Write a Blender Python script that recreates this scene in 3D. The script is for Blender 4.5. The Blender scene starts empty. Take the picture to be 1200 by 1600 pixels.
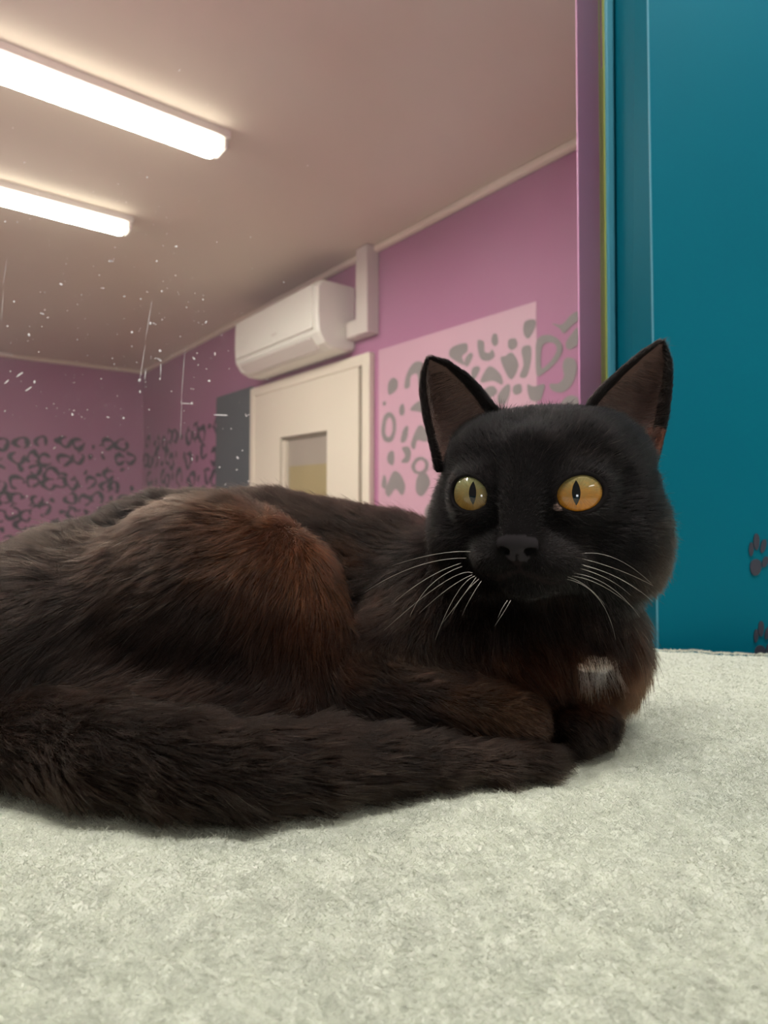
import bpy, math, random
import numpy as np
from mathutils import Vector, Matrix

rng = np.random.default_rng(7)
random.seed(7)
SC = bpy.context.scene
COL = SC.collection

# ------------------------------------------------------------------ camera, world, lights, exposure
F = 950.0            # focal length in photo pixels (1200 x 1600)
PITCH = 0.0365       # camera tilted up two degrees
PPY = 742.0          # photo row of the optical axis
BZ = 1.28            # height of the blanket above the floor of the room
CZ = BZ + 0.14       # camera height

cam_data = bpy.data.cameras.new('camera')
cam = bpy.data.objects.new('camera', cam_data)
COL.objects.link(cam)
SC.camera = cam
cam_data.sensor_fit = 'VERTICAL'
cam_data.sensor_height = 36.0
cam_data.sensor_width = 27.0
cam_data.lens = 36.0 * F / 1600.0
cam_data.shift_y = -(800.0 - PPY) / 1600.0
cam_data.clip_start = 0.01
cam.location = (0, 0, CZ)
cam.rotation_euler = (math.pi / 2 + PITCH, 0, 0)
cam_data.dof.use_dof = True
cam_data.dof.focus_distance = 0.305
cam_data.dof.aperture_fstop = 11.0

world = bpy.data.worlds.new('World')
SC.world = world
world.use_nodes = True
bg = world.node_tree.nodes['Background']
bg.inputs[0].default_value = (1.0, 0.97, 0.90, 1)
bg.inputs[1].default_value = 0.22
SC.view_settings.view_transform = 'Standard'
SC.view_settings.look = 'None'
SC.view_settings.exposure = 0.0
SC.view_settings.gamma = 1.0
SC.view_settings.use_curve_mapping = False

LAMP_POWER = 84.0       # emission of the diffusers of the battens in the room
CAT_LAMP = 44.0         # emission of the batten over the cat's shelf

def area_light(name, loc, target, sx, sy, watts, colour):
    ld = bpy.data.lights.new(name, 'AREA'); ld.shape = 'RECTANGLE'; ld.size = sx; ld.size_y = sy
    ld.energy = watts; ld.color = colour
    lo_ = bpy.data.objects.new(name, ld); COL.objects.link(lo_); lo_.location = loc
    lo_.rotation_euler = (Vector(target) - Vector(loc)).to_track_quat('-Z', 'Y').to_euler()
area_light('tube_light', (1.0, -.50, CZ + .60), (.1, .35, BZ + .1), .55, .07, 1.6, (1, .97, .92))   # added behind the camera for the right eye's highlight and front fill
area_light('window_light', (-.15, -.90, CZ - .13), (.1, .35, BZ + .12), .16, .16, 1.2, (.9, .95, 1))  # small added light behind the camera for the dots in the eyes

# ------------------------------------------------------------------ helpers
def ray(x, y):
    v = (PPY - y) / F
    return np.array([(x - 600) / F, math.cos(PITCH) - math.sin(PITCH) * v, math.sin(PITCH) + math.cos(PITCH) * v])

def P(x, y, Y):
    d = ray(x, y)
    p = d * (Y / d[1])
    return np.array([p[0], p[1], CZ + p[2]])

def on_plane(x, y, p0, n):
    d = ray(x, y)
    o = np.array([0, 0, CZ])
    t = np.dot(np.asarray(p0) - o, n) / np.dot(d, n)
    return o + d * t

def on_z(x, y, z):
    return on_plane(x, y, (0, 0, z), np.array([0, 0, 1.0]))

def srgb(r, g, b):
    def f(c):
        c /= 255.0
        return c / 12.92 if c <= 0.04045 else ((c + 0.055) / 1.055) ** 2.4
    return (f(r), f(g), f(b), 1.0)

def tag(o, label=None, cat=None, group=None, kind=None):
    if label: o['label'] = label
    if cat: o['category'] = cat
    if group: o['group'] = group
    if kind: o['kind'] = kind
    return o

def empty(name, loc):
    o = bpy.data.objects.new(name, None)
    o.empty_display_size = 0.05
    o.location = loc
    COL.objects.link(o)
    return o

def mesh_obj(name, verts, faces, mat, parent=None, smooth=False, edges=()):
    me = bpy.data.meshes.new(name)
    me.from_pydata([tuple(map(float, v)) for v in verts], list(edges), faces)
    me.update()
    if smooth:
        me.polygons.foreach_set('use_smooth', [True] * len(me.polygons))
    if mat: me.materials.append(mat)
    o = bpy.data.objects.new(name, me)
    COL.objects.link(o)
    if parent is not None:
        o.parent = parent
        o.matrix_parent_inverse = Matrix.Translation(parent.location).inverted()
    return o

def bevel(o, w, seg=2):
    m = o.modifiers.new('bevel', 'BEVEL'); m.width = w; m.segments = seg; m.limit_method = 'ANGLE'
    return o

def box_vf(lo, hi):
    x0, y0, z0 = lo; x1, y1, z1 = hi
    v = [(x0,y0,z0),(x1,y0,z0),(x1,y1,z0),(x0,y1,z0),(x0,y0,z1),(x1,y0,z1),(x1,y1,z1),(x0,y1,z1)]
    f = [(0,3,2,1),(4,5,6,7),(0,1,5,4),(1,2,6,5),(2,3,7,6),(3,0,4,7)]
    return v, f

def box(name, lo, hi, mat, parent=None, bev=0.0):
    v, f = box_vf(lo, hi)
    o = mesh_obj(name, v, f, mat, parent)
    if bev: bevel(o, bev)
    return o

def frame_box(name, org, ax, bx, cx, a, b, c, mat, parent=None, bev=0.0):
    """box along three world axes ax, bx, cx from origin org; a, b, c are (lo, hi) pairs"""
    v, f = box_vf((a[0], b[0], c[0]), (a[1], b[1], c[1]))
    v = [org + ax * p[0] + bx * p[1] + cx * p[2] for p in v]
    if np.dot(np.cross(ax, bx), cx) < 0: f = [tuple(reversed(q)) for q in f]
    o = mesh_obj(name, v, f, mat, parent)
    if bev: bevel(o, bev)
    return o

def nt_new(name):
    m = bpy.data.materials.new(name)
    m.use_nodes = True
    nt = m.node_tree
    b = nt.nodes['Principled BSDF']
    return m, nt, b

def ramp(nt, src, stops):
    r = nt.nodes.new('ShaderNodeValToRGB')
    nt.links.new(src, r.inputs[0])
    el = r.color_ramp.elements
    while len(el) < len(stops): el.new(0.5)
    for e, (p, c) in zip(el, stops):
        e.position = p; e.color = c
    return r

def noise(nt, scale, detail=3, rough=0.5, coord='Object'):
    tc = nt.nodes.new('ShaderNodeTexCoord')
    n = nt.nodes.new('ShaderNodeTexNoise')
    n.inputs['Scale'].default_value = scale
    n.inputs['Detail'].default_value = detail
    n.inputs['Roughness'].default_value = rough
    nt.links.new(tc.outputs[coord], n.inputs['Vector'])
    return n

def paint(name, c, rough=0.5, var=0.06, scale=6.0, bump=0.0, bscale=300.0, spec=0.5):
    m, nt, b = nt_new(name)
    n = noise(nt, scale)
    lo = tuple(x * (1 - var) for x in c[:3]) + (1,)
    hi = tuple(min(1, x * (1 + var)) for x in c[:3]) + (1,)
    r = ramp(nt, n.outputs['Fac'], [(0.3, lo), (0.7, hi)])
    nt.links.new(r.outputs[0], b.inputs['Base Color'])
    b.inputs['Roughness'].default_value = rough
    b.inputs['Specular IOR Level'].default_value = spec
    if bump:
        n2 = noise(nt, bscale)
        bp = nt.nodes.new('ShaderNodeBump')
        bp.inputs['Strength'].default_value = bump
        bp.inputs['Distance'].default_value = 0.002
        nt.links.new(n2.outputs['Fac'], bp.inputs['Height'])
        nt.links.new(bp.outputs[0], b.inputs['Normal'])
    return m

def emitter(name, c, strength):
    m, nt, b = nt_new(name)
    b.inputs['Base Color'].default_value = (0.8, 0.8, 0.78, 1)
    b.inputs['Emission Color'].default_value = c
    b.inputs['Emission Strength'].default_value = strength
    return m

M = {}
M['ceiling'] = paint('ceiling_paint', srgb(214, 200, 182), 0.85, 0.03, 1.5)
M['cove'] = paint('cove_paint', srgb(235, 226, 205), 0.6, 0.02)
M['purple'] = paint('purple_wall_paint', srgb(174, 112, 150), 0.6, 0.04, 1.2)
M['panel'] = paint('pale_pink_vinyl', srgb(204, 162, 180), 0.45, 0.03, 2.0)
M['stencil'] = paint('dark_stencil_paint', srgb(56, 42, 60), 0.6, 0.12, 8)
M['stencil_grey'] = paint('grey_stencil_paint', srgb(134, 128, 128), 0.6, 0.08, 8)  # haze of the glass reflection put into the stencil colour
M['floor'] = paint('floor_vinyl', srgb(205, 195, 180), 0.5, 0.05)
M['white'] = paint('white_plastic', srgb(236, 236, 226), 0.35, 0.02)
M['duct'] = paint('duct_plastic', srgb(215, 208, 200), 0.45, 0.02)
M['door'] = paint('door_paint', srgb(232, 224, 206), 0.45, 0.03, 2.0)
M['door_dark'] = paint('door_seal', srgb(120, 108, 90), 0.6, 0.05)
M['slate'] = paint('slate_board', srgb(78, 86, 92), 0.6, 0.06, 3.0)
M['teal'] = paint('teal_paint', srgb(0, 104, 124), 0.55, 0.04, 5.0, spec=.08)
M['teal_dark'] = paint('teal_return_paint', srgb(0, 98, 120), 0.4, 0.04, 5.0)
M['bead'] = paint('blue_metal_bead', srgb(74, 148, 168), 0.35, 0.03)  # also colours the painted highlight on the pier's corner
M['seal'] = paint('yellow_green_seal', srgb(165, 172, 84), 0.4, 0.05)
M['post'] = paint('purple_post_paint', srgb(212, 136, 192), 0.5, 0.04, 3.0)
M['paw'] = paint('charcoal_stencil_paint', srgb(52, 52, 66), 0.6, 0.08)
M['lamp_on'] = emitter('lit_diffuser', (1.0, 0.97, 0.87, 1), LAMP_POWER)
M['lamp_side'] = emitter('lit_diffuser_side', (1.0, 0.97, 0.87, 1), LAMP_POWER * .10)
M['cat_lamp_on'] = emitter('lit_diffuser_near', (1.0, 0.98, 0.93, 1), CAT_LAMP)

# ------------------------------------------------------------------ the room beyond the glass
H = 1.08                                   # ceiling above the camera
CEIL = CZ + H
U = np.array([0, 0, 1.0])
D1 = np.array([0.6176, -0.7865, 0.0])      # along the right wall, away from the corner
N1 = np.array([-0.7865, -0.6176, 0.0])     # right wall's normal into the room
D2 = np.array([-0.7865, -0.6176, 0.0])     # along the back wall, away from the corner
N2 = np.array([0.6176, -0.7865, 0.0])      # back wall's normal into the room
C0 = np.array([-2.06, 5.18, 0.0])          # the far corner
GY = 0.668                                 # depth of the glass

def RW(s, z, off=0.0):                      # a point on the right wall
    return C0 + D1 * s + N1 * off + U * z
def rwpx(x, y, off=0.0):
    return on_plane(x, y, C0 + N1 * off, N1)
def bwpx(x, y, off=0.0):
    return on_plane(x, y, C0 + N2 * off, N2)

def slab(name, pts, thick_dir, t, mat, kind='structure', parent=None):
    pts = [np.asarray(p, float) for p in pts]
    td = np.asarray(thick_dir, float) * t
    n = len(pts)
    v = pts + [p + td for p in pts]
    f = [tuple(range(n)), tuple(reversed(range(n, 2 * n)))]
    f += [(i, i + n, (i + 1) % n + n, (i + 1) % n) for i in range(n)]
    nn = np.cross(pts[1] - pts[0], pts[2] - pts[0])
    if np.dot(nn, td) > 0: f = [tuple(reversed(q)) for q in f]
    o = mesh_obj(name, v, f, mat, parent)
    if kind: o['kind'] = kind
    return o

# room footprint: corner C0, along D1 to the near right, along D2 to the near left
S_MAX = 5.35; T_MAX = 4.2
FY = GY + 0.026
# near wall plane at Y = FY closes the room left of, above and below the glazed opening
Apt = C0 + D1 * ((C0[1] - FY) / 0.7865)              # right wall meets the near wall
Bpt = C0 + D2 * T_MAX
Bn = np.array([Bpt[0], FY, 0.0])
foot = [C0, Apt, Bn, Bpt]
slab('floor', [p for p in foot], -U, 0.1, M['floor'])
slab('ceiling', [p + U * CEIL for p in foot], U, 0.1, M['ceiling'])
slab('wall_right', [C0, Apt, Apt + U * CEIL, C0 + U * CEIL], -N1, 0.1, M['purple'])
slab('wall_back', [C0, Bpt, Bpt + U * CEIL, C0 + U * CEIL], -N2, 0.1, M['purple'])
slab('wall_left', [Bpt, Bn, Bn + U * CEIL, Bpt + U * CEIL], (-1, 0, 0), 0.1, M['purple'])
PX0 = P(900, 600, GY + 0.03)[0]            # post's left edge
WX0 = -1.35                                # glazed opening's left edge
slab('wall_front', [(Bn[0], FY, 0), (WX0, FY, 0), (WX0, FY, CEIL), (Bn[0], FY, CEIL)], (0, 1, 0), 0.06, M['purple'])
slab('wall_sill', [(WX0, FY, 0), (Apt[0], FY, 0), (Apt[0], FY, BZ - 0.12), (WX0, FY, BZ - 0.12)], (0, 1, 0), 0.06, M['purple'])
slab('wall_lintel', [(WX0, FY, CZ + 0.80), (Apt[0], FY, CZ + 0.80), (Apt[0], FY, CEIL), (WX0, FY, CEIL)], (0, 1, 0), 0.06, M['purple'])

# cove strips where the walls meet the ceiling
frame_box('trim_1', C0 + U * CEIL, D1, N1, -U, (0, 5.3), (0, 0.028), (0, 0.028), M['cove'], bev=0.008)['kind'] = 'structure'
frame_box('trim_2', C0 + U * CEIL, D2, N2, -U, (0, 4.15), (0, 0.028), (0, 0.028), M['cove'], bev=0.008)['kind'] = 'structure'

# --- leopard stencils, painted on the walls
def smooth_poly(pts, sub=5):
    pts = np.array(pts, float); n = len(pts); out = []
    for i in range(n):
        p0, p1, p2, p3 = pts[i - 1], pts[i], pts[(i + 1) % n], pts[(i + 2) % n]
        for k in range(sub):
            t = k / sub
            out.append(0.5 * ((2 * p1) + (-p0 + p2) * t + (2*p0 - 5*p1 + 4*p2 - p3) * t*t + (-p0 + 3*p1 - 3*p2 + p3) * t**3))
    return out

class Flat:
    def __init__(s): s.v = []; s.f = []
    def blob(s, pts):
        k = len(s.v); s.v += list(pts); s.f.append(tuple(range(k, k + len(pts))))
    def strip(s, a, b, closed=True):
        k = len(s.v); n = len(a); s.v += list(a) + list(b)
        for i in range(n if closed else n - 1):
            j = (i + 1) % n
            s.f.append((k + i, k + j, k + n + j, k + n + i))
    def build(s, name, mat, parent, nrm, t=0.0010):
        me = bpy.data.meshes.new(name)
        me.from_pydata([tuple(map(float, v)) for v in s.v], [], s.f); me.update()
        me.materials.append(mat)
        o = bpy.data.objects.new(name, me); COL.objects.link(o); o.parent = parent
        o.matrix_parent_inverse = Matrix.Translation(parent.location).inverted()
        sm = o.modifiers.new('thick', 'SOLIDIFY'); sm.thickness = t; sm.offset = 0
        return o

def rosettes(fl, conv, u0, u1, z0, z1, sp, seed, keep=lambda u, z: True):
    r = random.Random(seed)
    nz = int((z1 - z0) / sp)
    for j in range(nz + 1):
        for i in range(int((u1 - u0) / sp) + 1):
            u = u0 + sp * (i + 0.5 * (j % 2)) + r.uniform(-.3, .3) * sp
            z = z0 + (z1 - z0) * j / max(nz, 1) + r.uniform(-.26, .26) * sp
            if not keep(u, z): continue
            typ = r.random()
            ang = r.uniform(0, 6.28)
            if typ < 0.68:
                R = sp * r.uniform(.34, .43)
                gap = r.uniform(0.1, 1.5); n = 14
                a, b = [], []
                ex = r.uniform(.85, 1.15)
                ph = r.uniform(0, 6)
                for k in range(n + 1):
                    th = ang + (6.283 - gap) * k / n
                    w = sp * (.125 + .055 * math.sin(th * 2 + ph)) * (0.35 + 0.65 * math.sin(math.pi * min(1, max(0, k / n)) ) ** .4)
                    rr = R * (1 + .12 * math.sin(3 * th + ph))
                    a.append(conv(u + (rr + w) * math.cos(th) * ex, z + (rr + w) * math.sin(th)))
                    b.append(conv(u + (rr - w) * math.cos(th) * ex, z + (rr - w) * math.sin(th)))
                fl.strip(a, b, False)
                if r.random() < .85:
                    for q in range(r.choice([1, 1, 2])):
                        th = r.uniform(0, 6.28)
                        blob(fl, conv, u + sp * .5 * math.cos(th), z + sp * .5 * math.sin(th), sp * .13, sp * .09, r)
            else:
                blob(fl, conv, u, z, sp * r.uniform(.16, .28), sp * r.uniform(.12, .2), r)

def blob(fl, conv, u, z, ra, rb, r):
    a = r.uniform(0, 3.14); pts = []
    ph = r.uniform(0, 6)
    for k in range(12):
        th = 6.283 * k / 12
        q = 1 + .22 * math.sin(2 * th + ph) + .12 * math.sin(3 * th + ph * 2)
        x, y = ra * q * math.cos(th), rb * q * math.sin(th)
        pts.append(conv(u + x * math.cos(a) - y * math.sin(a), z + x * math.sin(a) + y * math.cos(a)))
    fl.blob(pts)

wall_right = bpy.data.objects['wall_right']; wall_back = bpy.data.objects['wall_back']
fl = Flat()
rosettes(fl, lambda u, z: C0 + D2 * u + N2 * 0.002 + U * z, 0.10, 3.4, CZ - .33, CZ + .42, 0.106, 3)
fl.build('leopard_stencil', M['stencil'], wall_back, N2)
fl = Flat()
rosettes(fl, lambda u, z: C0 + D1 * u + N1 * 0.002 + U * z, 0.09, 1.50, CZ - .30, CZ + .44, 0.128, 11)
fl.build('leopard_stencil', M['stencil'], wall_right, N1)

# paler sheet covering part of the right wall
q = [rwpx(588, 549), rwpx(838, 470), rwpx(838, 800), rwpx(588, 800)]
sA = np.dot(q[0] - C0, D1); sB = np.dot(q[1] - C0, D1)
zt = 0.5 * (q[0][2] + q[1][2])
zone = frame_box('wall_sheet', C0, D1, N1, U, (3.30, sB), (0, 0.001), (CZ - 0.75, zt), M['panel'])
tag(zone, 'pale pink rectangular sheet on the purple wall right of the door', 'wall sheet')

SPOTS = [
 [(862,505),(878,507),(892,492),(903,487),(903,500),(892,510),(881,521),(874,513)],
 [(903,512),(893,522),(884,536),(887,546),(897,543),(903,535)],
 [(885,559),(898,562),(901,578),(894,600),(879,613),(863,610),(859,600),(872,599),(881,589),(879,571)],
 [(820,503),(834,499),(837,508),(826,529),(818,520)],
 [(815,545),(828,540),(830,560),(823,588),(812,588),(818,570)],
 [(782,560),(790,556),(800,551),(810,570),(801,592),(792,586)],
 [(752,591),(765,572),(782,585),(785,601),(770,595),(753,598)],
 [(702,556),(706,543),(728,536),(730,549),(722,557),(726,570),(715,566)],
 [(727,560),(735,551),(739,556),(731,572),(726,570)],
 [(746,533),(756,534),(757,549),(765,551),(769,546),(773,556),(763,564),(750,559)],
 [(770,523),(776,522),(778,535),(773,541),(768,534)],
 [(795,531),(805,529),(808,540),(800,547),(794,542)],
 [(737,578),(745,572),(750,577),(742,592),(737,596)],
 [(757,608),(770,603),(777,613),(765,622),(756,618)],
 [(778,618),(786,606),(795,600),(797,612),(790,630),(779,630)],
 [(803,603),(813,600),(815,612),(806,617),(801,611)],
 [(824,601),(834,604),(850,600),(849,612),(843,626),(828,624)],
 [(876,630),(889,618),(903,622),(903,640),(878,640)],
 [(607,598),(614,590),(621,595),(620,608),(609,617),(606,610)],
 [(632,606),(636,583),(648,566),(662,569),(664,600),(655,606),(652,585),(642,588),(640,604)],
 [(625,635),(630,631),(632,643),(628,650),(624,645)],
 [(641,640),(652,628),(666,624),(668,645),(652,643)],
 [(626,690),(630,672),(637,665),(637,678),(633,690)],
 [(642,695),(650,672),(658,664),(668,676),(666,690),(652,688),(648,702)],
 [(606,710),(613,704),(616,712),(614,727),(606,722)],
 [(628,700),(638,698),(642,708),(638,722),(627,722),(633,712)],
 [(602,768),(608,750),(616,736),(626,742),(633,760),(628,774),(618,764),(608,776)],
 [(598,629),(602,627),(603,632),(599,634)],
 [(596,758),(600,742),(604,752),(602,764)],
 [(652,745),(664,738),(672,755),(660,775),(650,768)],
]
RINGS = [
 ([(839,531),(855,523),(872,530),(879,546),(869,566),(851,582),(839,587),(837,560)],
  [(848,540),(857,535),(866,537),(870,547),(862,562),(851,573),(846,575),(845,558)]),
 ([(596,670),(600,650),(610,644),(618,655),(618,675),(612,690),(602,690),(597,682)],
  [(602,670),(604,658),(609,652),(613,660),(613,674),(609,682),(605,682),(602,677)]),
 ([(643,727),(650,716),(660,714),(669,722),(668,735),(659,741),(649,740),(644,734)],
  [(649,727),(653,721),(659,719),(664,724),(663,732),(658,736),(652,736),(649,732)]),
]
fl = Flat()
for s in SPOTS:
    fl.blob([rwpx(x, y, 0.0016) for x, y in smooth_poly(s, 4)])
for a, b in RINGS:
    fl.strip([rwpx(x, y, 0.0016) for x, y in smooth_poly(a, 4)], [rwpx(x, y, 0.0016) for x, y in smooth_poly(b, 4)])
# the same pattern goes on below and behind the cat
rosettes(fl, lambda u, z: C0 + D1 * u + N1 * 0.0016 + U * z, 3.42, 4.6, CZ - .34, CZ - .06, 0.15, 5)
fl.build('leopard_stencil', M['stencil_grey'], wall_right, N1)
bpy.data.objects['leopard_stencil.002'].modifiers['thick'].thickness = 0.0008

# --- door in the right wall
door = empty('door_1', tuple(RW(2.69, 0)))
tag(door, kind='structure')
zd = rwpx(491, 580)[2] + 0.0
s0, s1 = 2.12, 3.27
ws0, ws1 = 2.47, 2.93
zw = CZ + 0.315
# casing: left, right, head
def wb(name, a, c, b, mat, parent, bev=0.0):
    return frame_box(name, C0, D1, N1, U, a, b, c, mat, parent, bev)
wb('door_frame', (s1 - 0.055, s1), (0, zd), (0, 0.03), M['door'], door, 0.004)
wb('door_frame', (s0, s0 + 0.05), (0, zd), (0, 0.03), M['door'], door, 0.004)
wb('door_frame', (s0 + 0.05, s1 - 0.055), (zd - 0.05, zd), (0, 0.03), M['door'], door, 0.004)
wb('door_seal', (s1 - 0.085, s1 - 0.055), (0, zd - 0.05), (0, 0.012), M['door_dark'], door)
# leaf around the small window
lv = []; lf = []
def addbox(a, c, b):
    v, f = box_vf((a[0], b[0], c[0]), (a[1], b[1], c[1]))
    k = len(lv)
    lv.extend([C0 + D1 * p[0] + N1 * p[1] + U * p[2] for p in v])
    lf.extend([tuple(k + i for i in q) for q in f])
L0, L1 = s0 + 0.05, s1 - 0.085
zb = CZ - 0.55
addbox((L0, ws0), (0.01, zd - 0.05), (0, 0.024))
addbox((ws1, L1), (0.01, zd - 0.05), (0, 0.024))
addbox((ws0, ws1), (zw, zd - 0.05), (0, 0.024))
addbox((ws0, ws1), (0.01, zb), (0, 0.024))
leaf = mesh_obj('door_leaf', lv, lf, M['door'], door)
M['door_view'] = paint('door_window_view_grey', srgb(165, 155, 142), 0.4, 0.03)
M['door_view2'] = paint('door_window_view_tan', srgb(165, 150, 108), 0.5, 0.05)
# the pane shows a beige corridor: upper wall and a tan cabinet top just behind
wb('door_pane', (ws0, ws1), (zb, zw), (0.001, 0.004), M['door_view'], leaf)
wb('corridor_cabinet', (ws0 + 0.07, ws1), (zb, CZ + 0.16), (0.004, 0.006), M['door_view2'], leaf)
for a, c in (((ws0, ws0 + .018), (zb, zw)), ((ws0 + .018, ws1), (zw - .018, zw))):
    wb('pane_seal', a, c, (0.004, 0.012), M['door_dark'], leaf)
wb('glazing_bead', (ws0 + .018, ws0 + .05), (zb, zw - .018), (0.004, 0.02), M['door'], leaf)
wb('door_handle', (L0 + .05, L0 + .17), (CZ - .40, CZ - .38), (0.03, 0.05), M['duct'], leaf, 0.004)

# --- dark board left of the door
board = frame_box('pin_board', C0, D1, N1, U, (1.607, 2.115), (0, 0.02), (CZ - 0.55, CZ + 0.642), M['slate'], bev=0.003)
tag(board, 'dark slate grey board on the purple wall left of the white door', 'board')

# --- air conditioner
ac = empty('air_conditioner', tuple(RW(2.7, CZ + .65)))
tag(ac, 'white wall-mounted air conditioner above the white door', 'air conditioner')
prof = [(0.0, .955), (.165, .955), (.185, .945), (.20, .92), (.203, .80), (.195, .715), (.165, .672), (.12, .650), (.05, .648), (0.0, .66)]
def ac_sec(s, inset):
    cx, cz = .09, .80
    out = []
    for d, z in prof:
        out.append(C0 + D1 * s + N1 * max(0.0, (cx + (d - cx) * (1 - inset))) + U * (CZ + cz + (z - cz) * (1 - inset)))
    return out
secs = [(2.275, .10), (2.285, .03), (2.30, 0), (3.10, 0), (3.118, .03), (3.126, .10)]
v = []; f = []
n = len(prof)
for s, i_ in secs: v += ac_sec(s, i_)
for k in range(len(secs) - 1):
    for i in range(n):
        j = (i + 1) % n
        f.append((k*n+i, k*n+j, (k+1)*n+j, (k+1)*n+i))
f.append(tuple(range(n))); f.append(tuple(reversed(range((len(secs)-1)*n, len(secs)*n))))
case = mesh_obj('casing', v, f, M['white'], ac)
bevel(case, 0.004, 2)
wb('front_panel', (2.31, 3.09), (CZ + .735, CZ + .93), (.198, .208), M['white'], ac, 0.004)
# outlet flap under the front, its axis along the wall
fv = []; 
for s in (2.34, 3.06):
    for d, z in ((.192, .700), (.150, .657), (.146, .662), (.188, .706)):
        fv.append(C0 + D1 * s + N1 * (d + .004) + U * (CZ + z - .002))
mesh_obj('outlet_flap', fv, [(0,1,2,3),(7,6,5,4),(0,4,5,1),(1,5,6,2),(2,6,7,3),(3,7,4,0)], M['duct'], ac)
wb('badge', (2.72, 2.77), (CZ + .775, CZ + .785), (.208, .2095), M['duct'], bpy.data.objects['front_panel'])

duct = empty('cable_duct', tuple(RW(3.26, CZ + .7)))
tag(duct, 'white vertical cable duct from ceiling down beside the air conditioner', 'cable duct')
wb('duct_cover', (3.216, 3.30), (CZ + .70, CEIL - .002), (0, .064), M['duct'], duct, 0.004)
wb('duct_elbow', (3.128, 3.216), (CZ + .70, CZ + .775), (0, .06), M['duct'], duct, 0.008)

# --- the small white box high on the back wall
a0 = bwpx(19, 557)
u1 = np.dot(a0 - C0, D2)
jb = frame_box('junction_box', C0, D2, N2, U, (u1, u1 + .22), (0.0, .05), (a0[2], a0[2] + .055), M['white'], bev=0.006)
tag(jb, 'small white box high on the back wall under the ceiling strip', 'junction box')

# --- ceiling battens
LD = np.array([0.785, 0.62, 0.0]); LD /= np.linalg.norm(LD)
LN = np.array([-LD[1], LD[0], 0])
def batten(end, length, w, label, group):
    root = empty('ceiling_lamp', tuple(end - LD * length * .5))
    tag(root, label, 'ceiling lamp', group)
    zt_ = CEIL
    def prof_box(name, wid, z0, z1, a, mat, bev):
        return frame_box(name, np.array([end[0], end[1], 0]), -LD, LN, U, a, (-wid / 2, wid / 2), (z0, z1), mat, root, bev)
    prof_box('housing', w * .9, zt_ - .026, zt_, (-.012, length), M['duct'], .004)
    prof_box('diffuser', w - .004, zt_ - .062, zt_ - .026, (.012, length - .02), M['lamp_side'], .014)
    dme = bpy.data.objects[[o.name for o in root.children if o.name.startswith('diffuser')][0]].data
    dme.materials.append(M['lamp_on'])
    dme.polygons[0].material_index = 1
    prof_box('end_cap', w * .9, zt_ - .058, zt_ - .026, (-.008, .012), M['duct'], .01)
    prof_box('end_cap', w * .9, zt_ - .058, zt_ - .026, (length - .02, length), M['duct'], .01)
e1 = on_z(346, 243, CEIL - .06); e2 = on_z(200, 366, CEIL - .06)
batten(e1, 1.5, .095, 'lit tube lamp batten on the ceiling, the upper and nearer of two', 'ceiling tube lamps')
batten(e2, 1.5, .085, 'lit tube lamp batten on the ceiling, the lower one towards the corner', 'ceiling tube lamps')

batten(np.array([-.35, .98, CEIL]), .9, .095, 'lit tube lamp batten on the ceiling, the nearest one above the glass', 'ceiling tube lamps')  # out of view, added to brighten the room

# ------------------------------------------------------------------ glazing and the teal side
def glass_material():
    m = bpy.data.materials.new('dusty_glass'); m.use_nodes = True
    nt = m.node_tree; nt.nodes.clear()
    out = nt.nodes.new('ShaderNodeOutputMaterial')
    tr = nt.nodes.new('ShaderNodeBsdfTransparent'); tr.inputs[0].default_value = (.95, .965, .955, 1)
    gl = nt.nodes.new('ShaderNodeBsdfGlossy'); gl.inputs['Roughness'].default_value = 0.02
    fr = nt.nodes.new('ShaderNodeFresnel'); fr.inputs[0].default_value = 1.30
    mx = nt.nodes.new('ShaderNodeMixShader')
    nt.links.new(fr.outputs[0], mx.inputs[0]); nt.links.new(tr.outputs[0], mx.inputs[1]); nt.links.new(gl.outputs[0], mx.inputs[2])
    df = nt.nodes.new('ShaderNodeBsdfDiffuse'); df.inputs[0].default_value = (.75, .73, .72, 1)  # diffuse veil paints the glare haze over the pane
    n = noise(nt, 3.0, 4, .6)
    r = ramp(nt, n.outputs['Fac'], [(.35, (.03, .03, .03, 1)), (.75, (.085, .085, .085, 1))])
    mx2 = nt.nodes.new('ShaderNodeMixShader')
    nt.links.new(r.outputs[0], mx2.inputs[0]); nt.links.new(mx.outputs[0], mx2.inputs[1]); nt.links.new(df.outputs[0], mx2.inputs[2])
    nt.links.new(mx2.outputs[0], out.inputs[0])
    return m
M['glass'] = glass_material()
win = empty('window_1', (-.4, GY, BZ))
tag(win, kind='structure')
GXR = P(944, 300, GY)[0]
box('glass_pane', (WX0, GY, BZ - .12), (GXR, GY + .006, CZ + .80), M['glass'], win)
# dirt: specks and scratches stuck on the pane
m, nt, b = nt_new('dirt_specks')
b.inputs['Base Color'].default_value = (.85, .80, .80, 1); b.inputs['Roughness'].default_value = .7
b.inputs['Emission Strength'].default_value = 0
M['speck'] = m
sv, sf = [], []
def speck(x, y, w, h, ang=0.0):
    c = P(x, y, GY - .0008); k = len(sv); sc = GY / F
    nn = 7
    for i in range(nn):
        th = 6.283 * i / nn
        q = 1 + rng.uniform(-.3, .3)
        dx, dz = w * q * math.cos(th), h * q * math.sin(th)
        sv.append((c[0] + sc * (dx * math.cos(ang) - dz * math.sin(ang)), c[1], c[2] + sc * (dx * math.sin(ang) + dz * math.cos(ang))))
    sf.append(tuple(range(k, k + nn)))
def scratch(pts, w):
    for (xa, ya), (xb, yb) in zip(pts[:-1], pts[1:]):
        L = math.hypot(xb - xa, yb - ya)
        speck((xa + xb) / 2, (ya + yb) / 2, L / 2, w, math.atan2(-(yb - ya), xb - xa))
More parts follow.
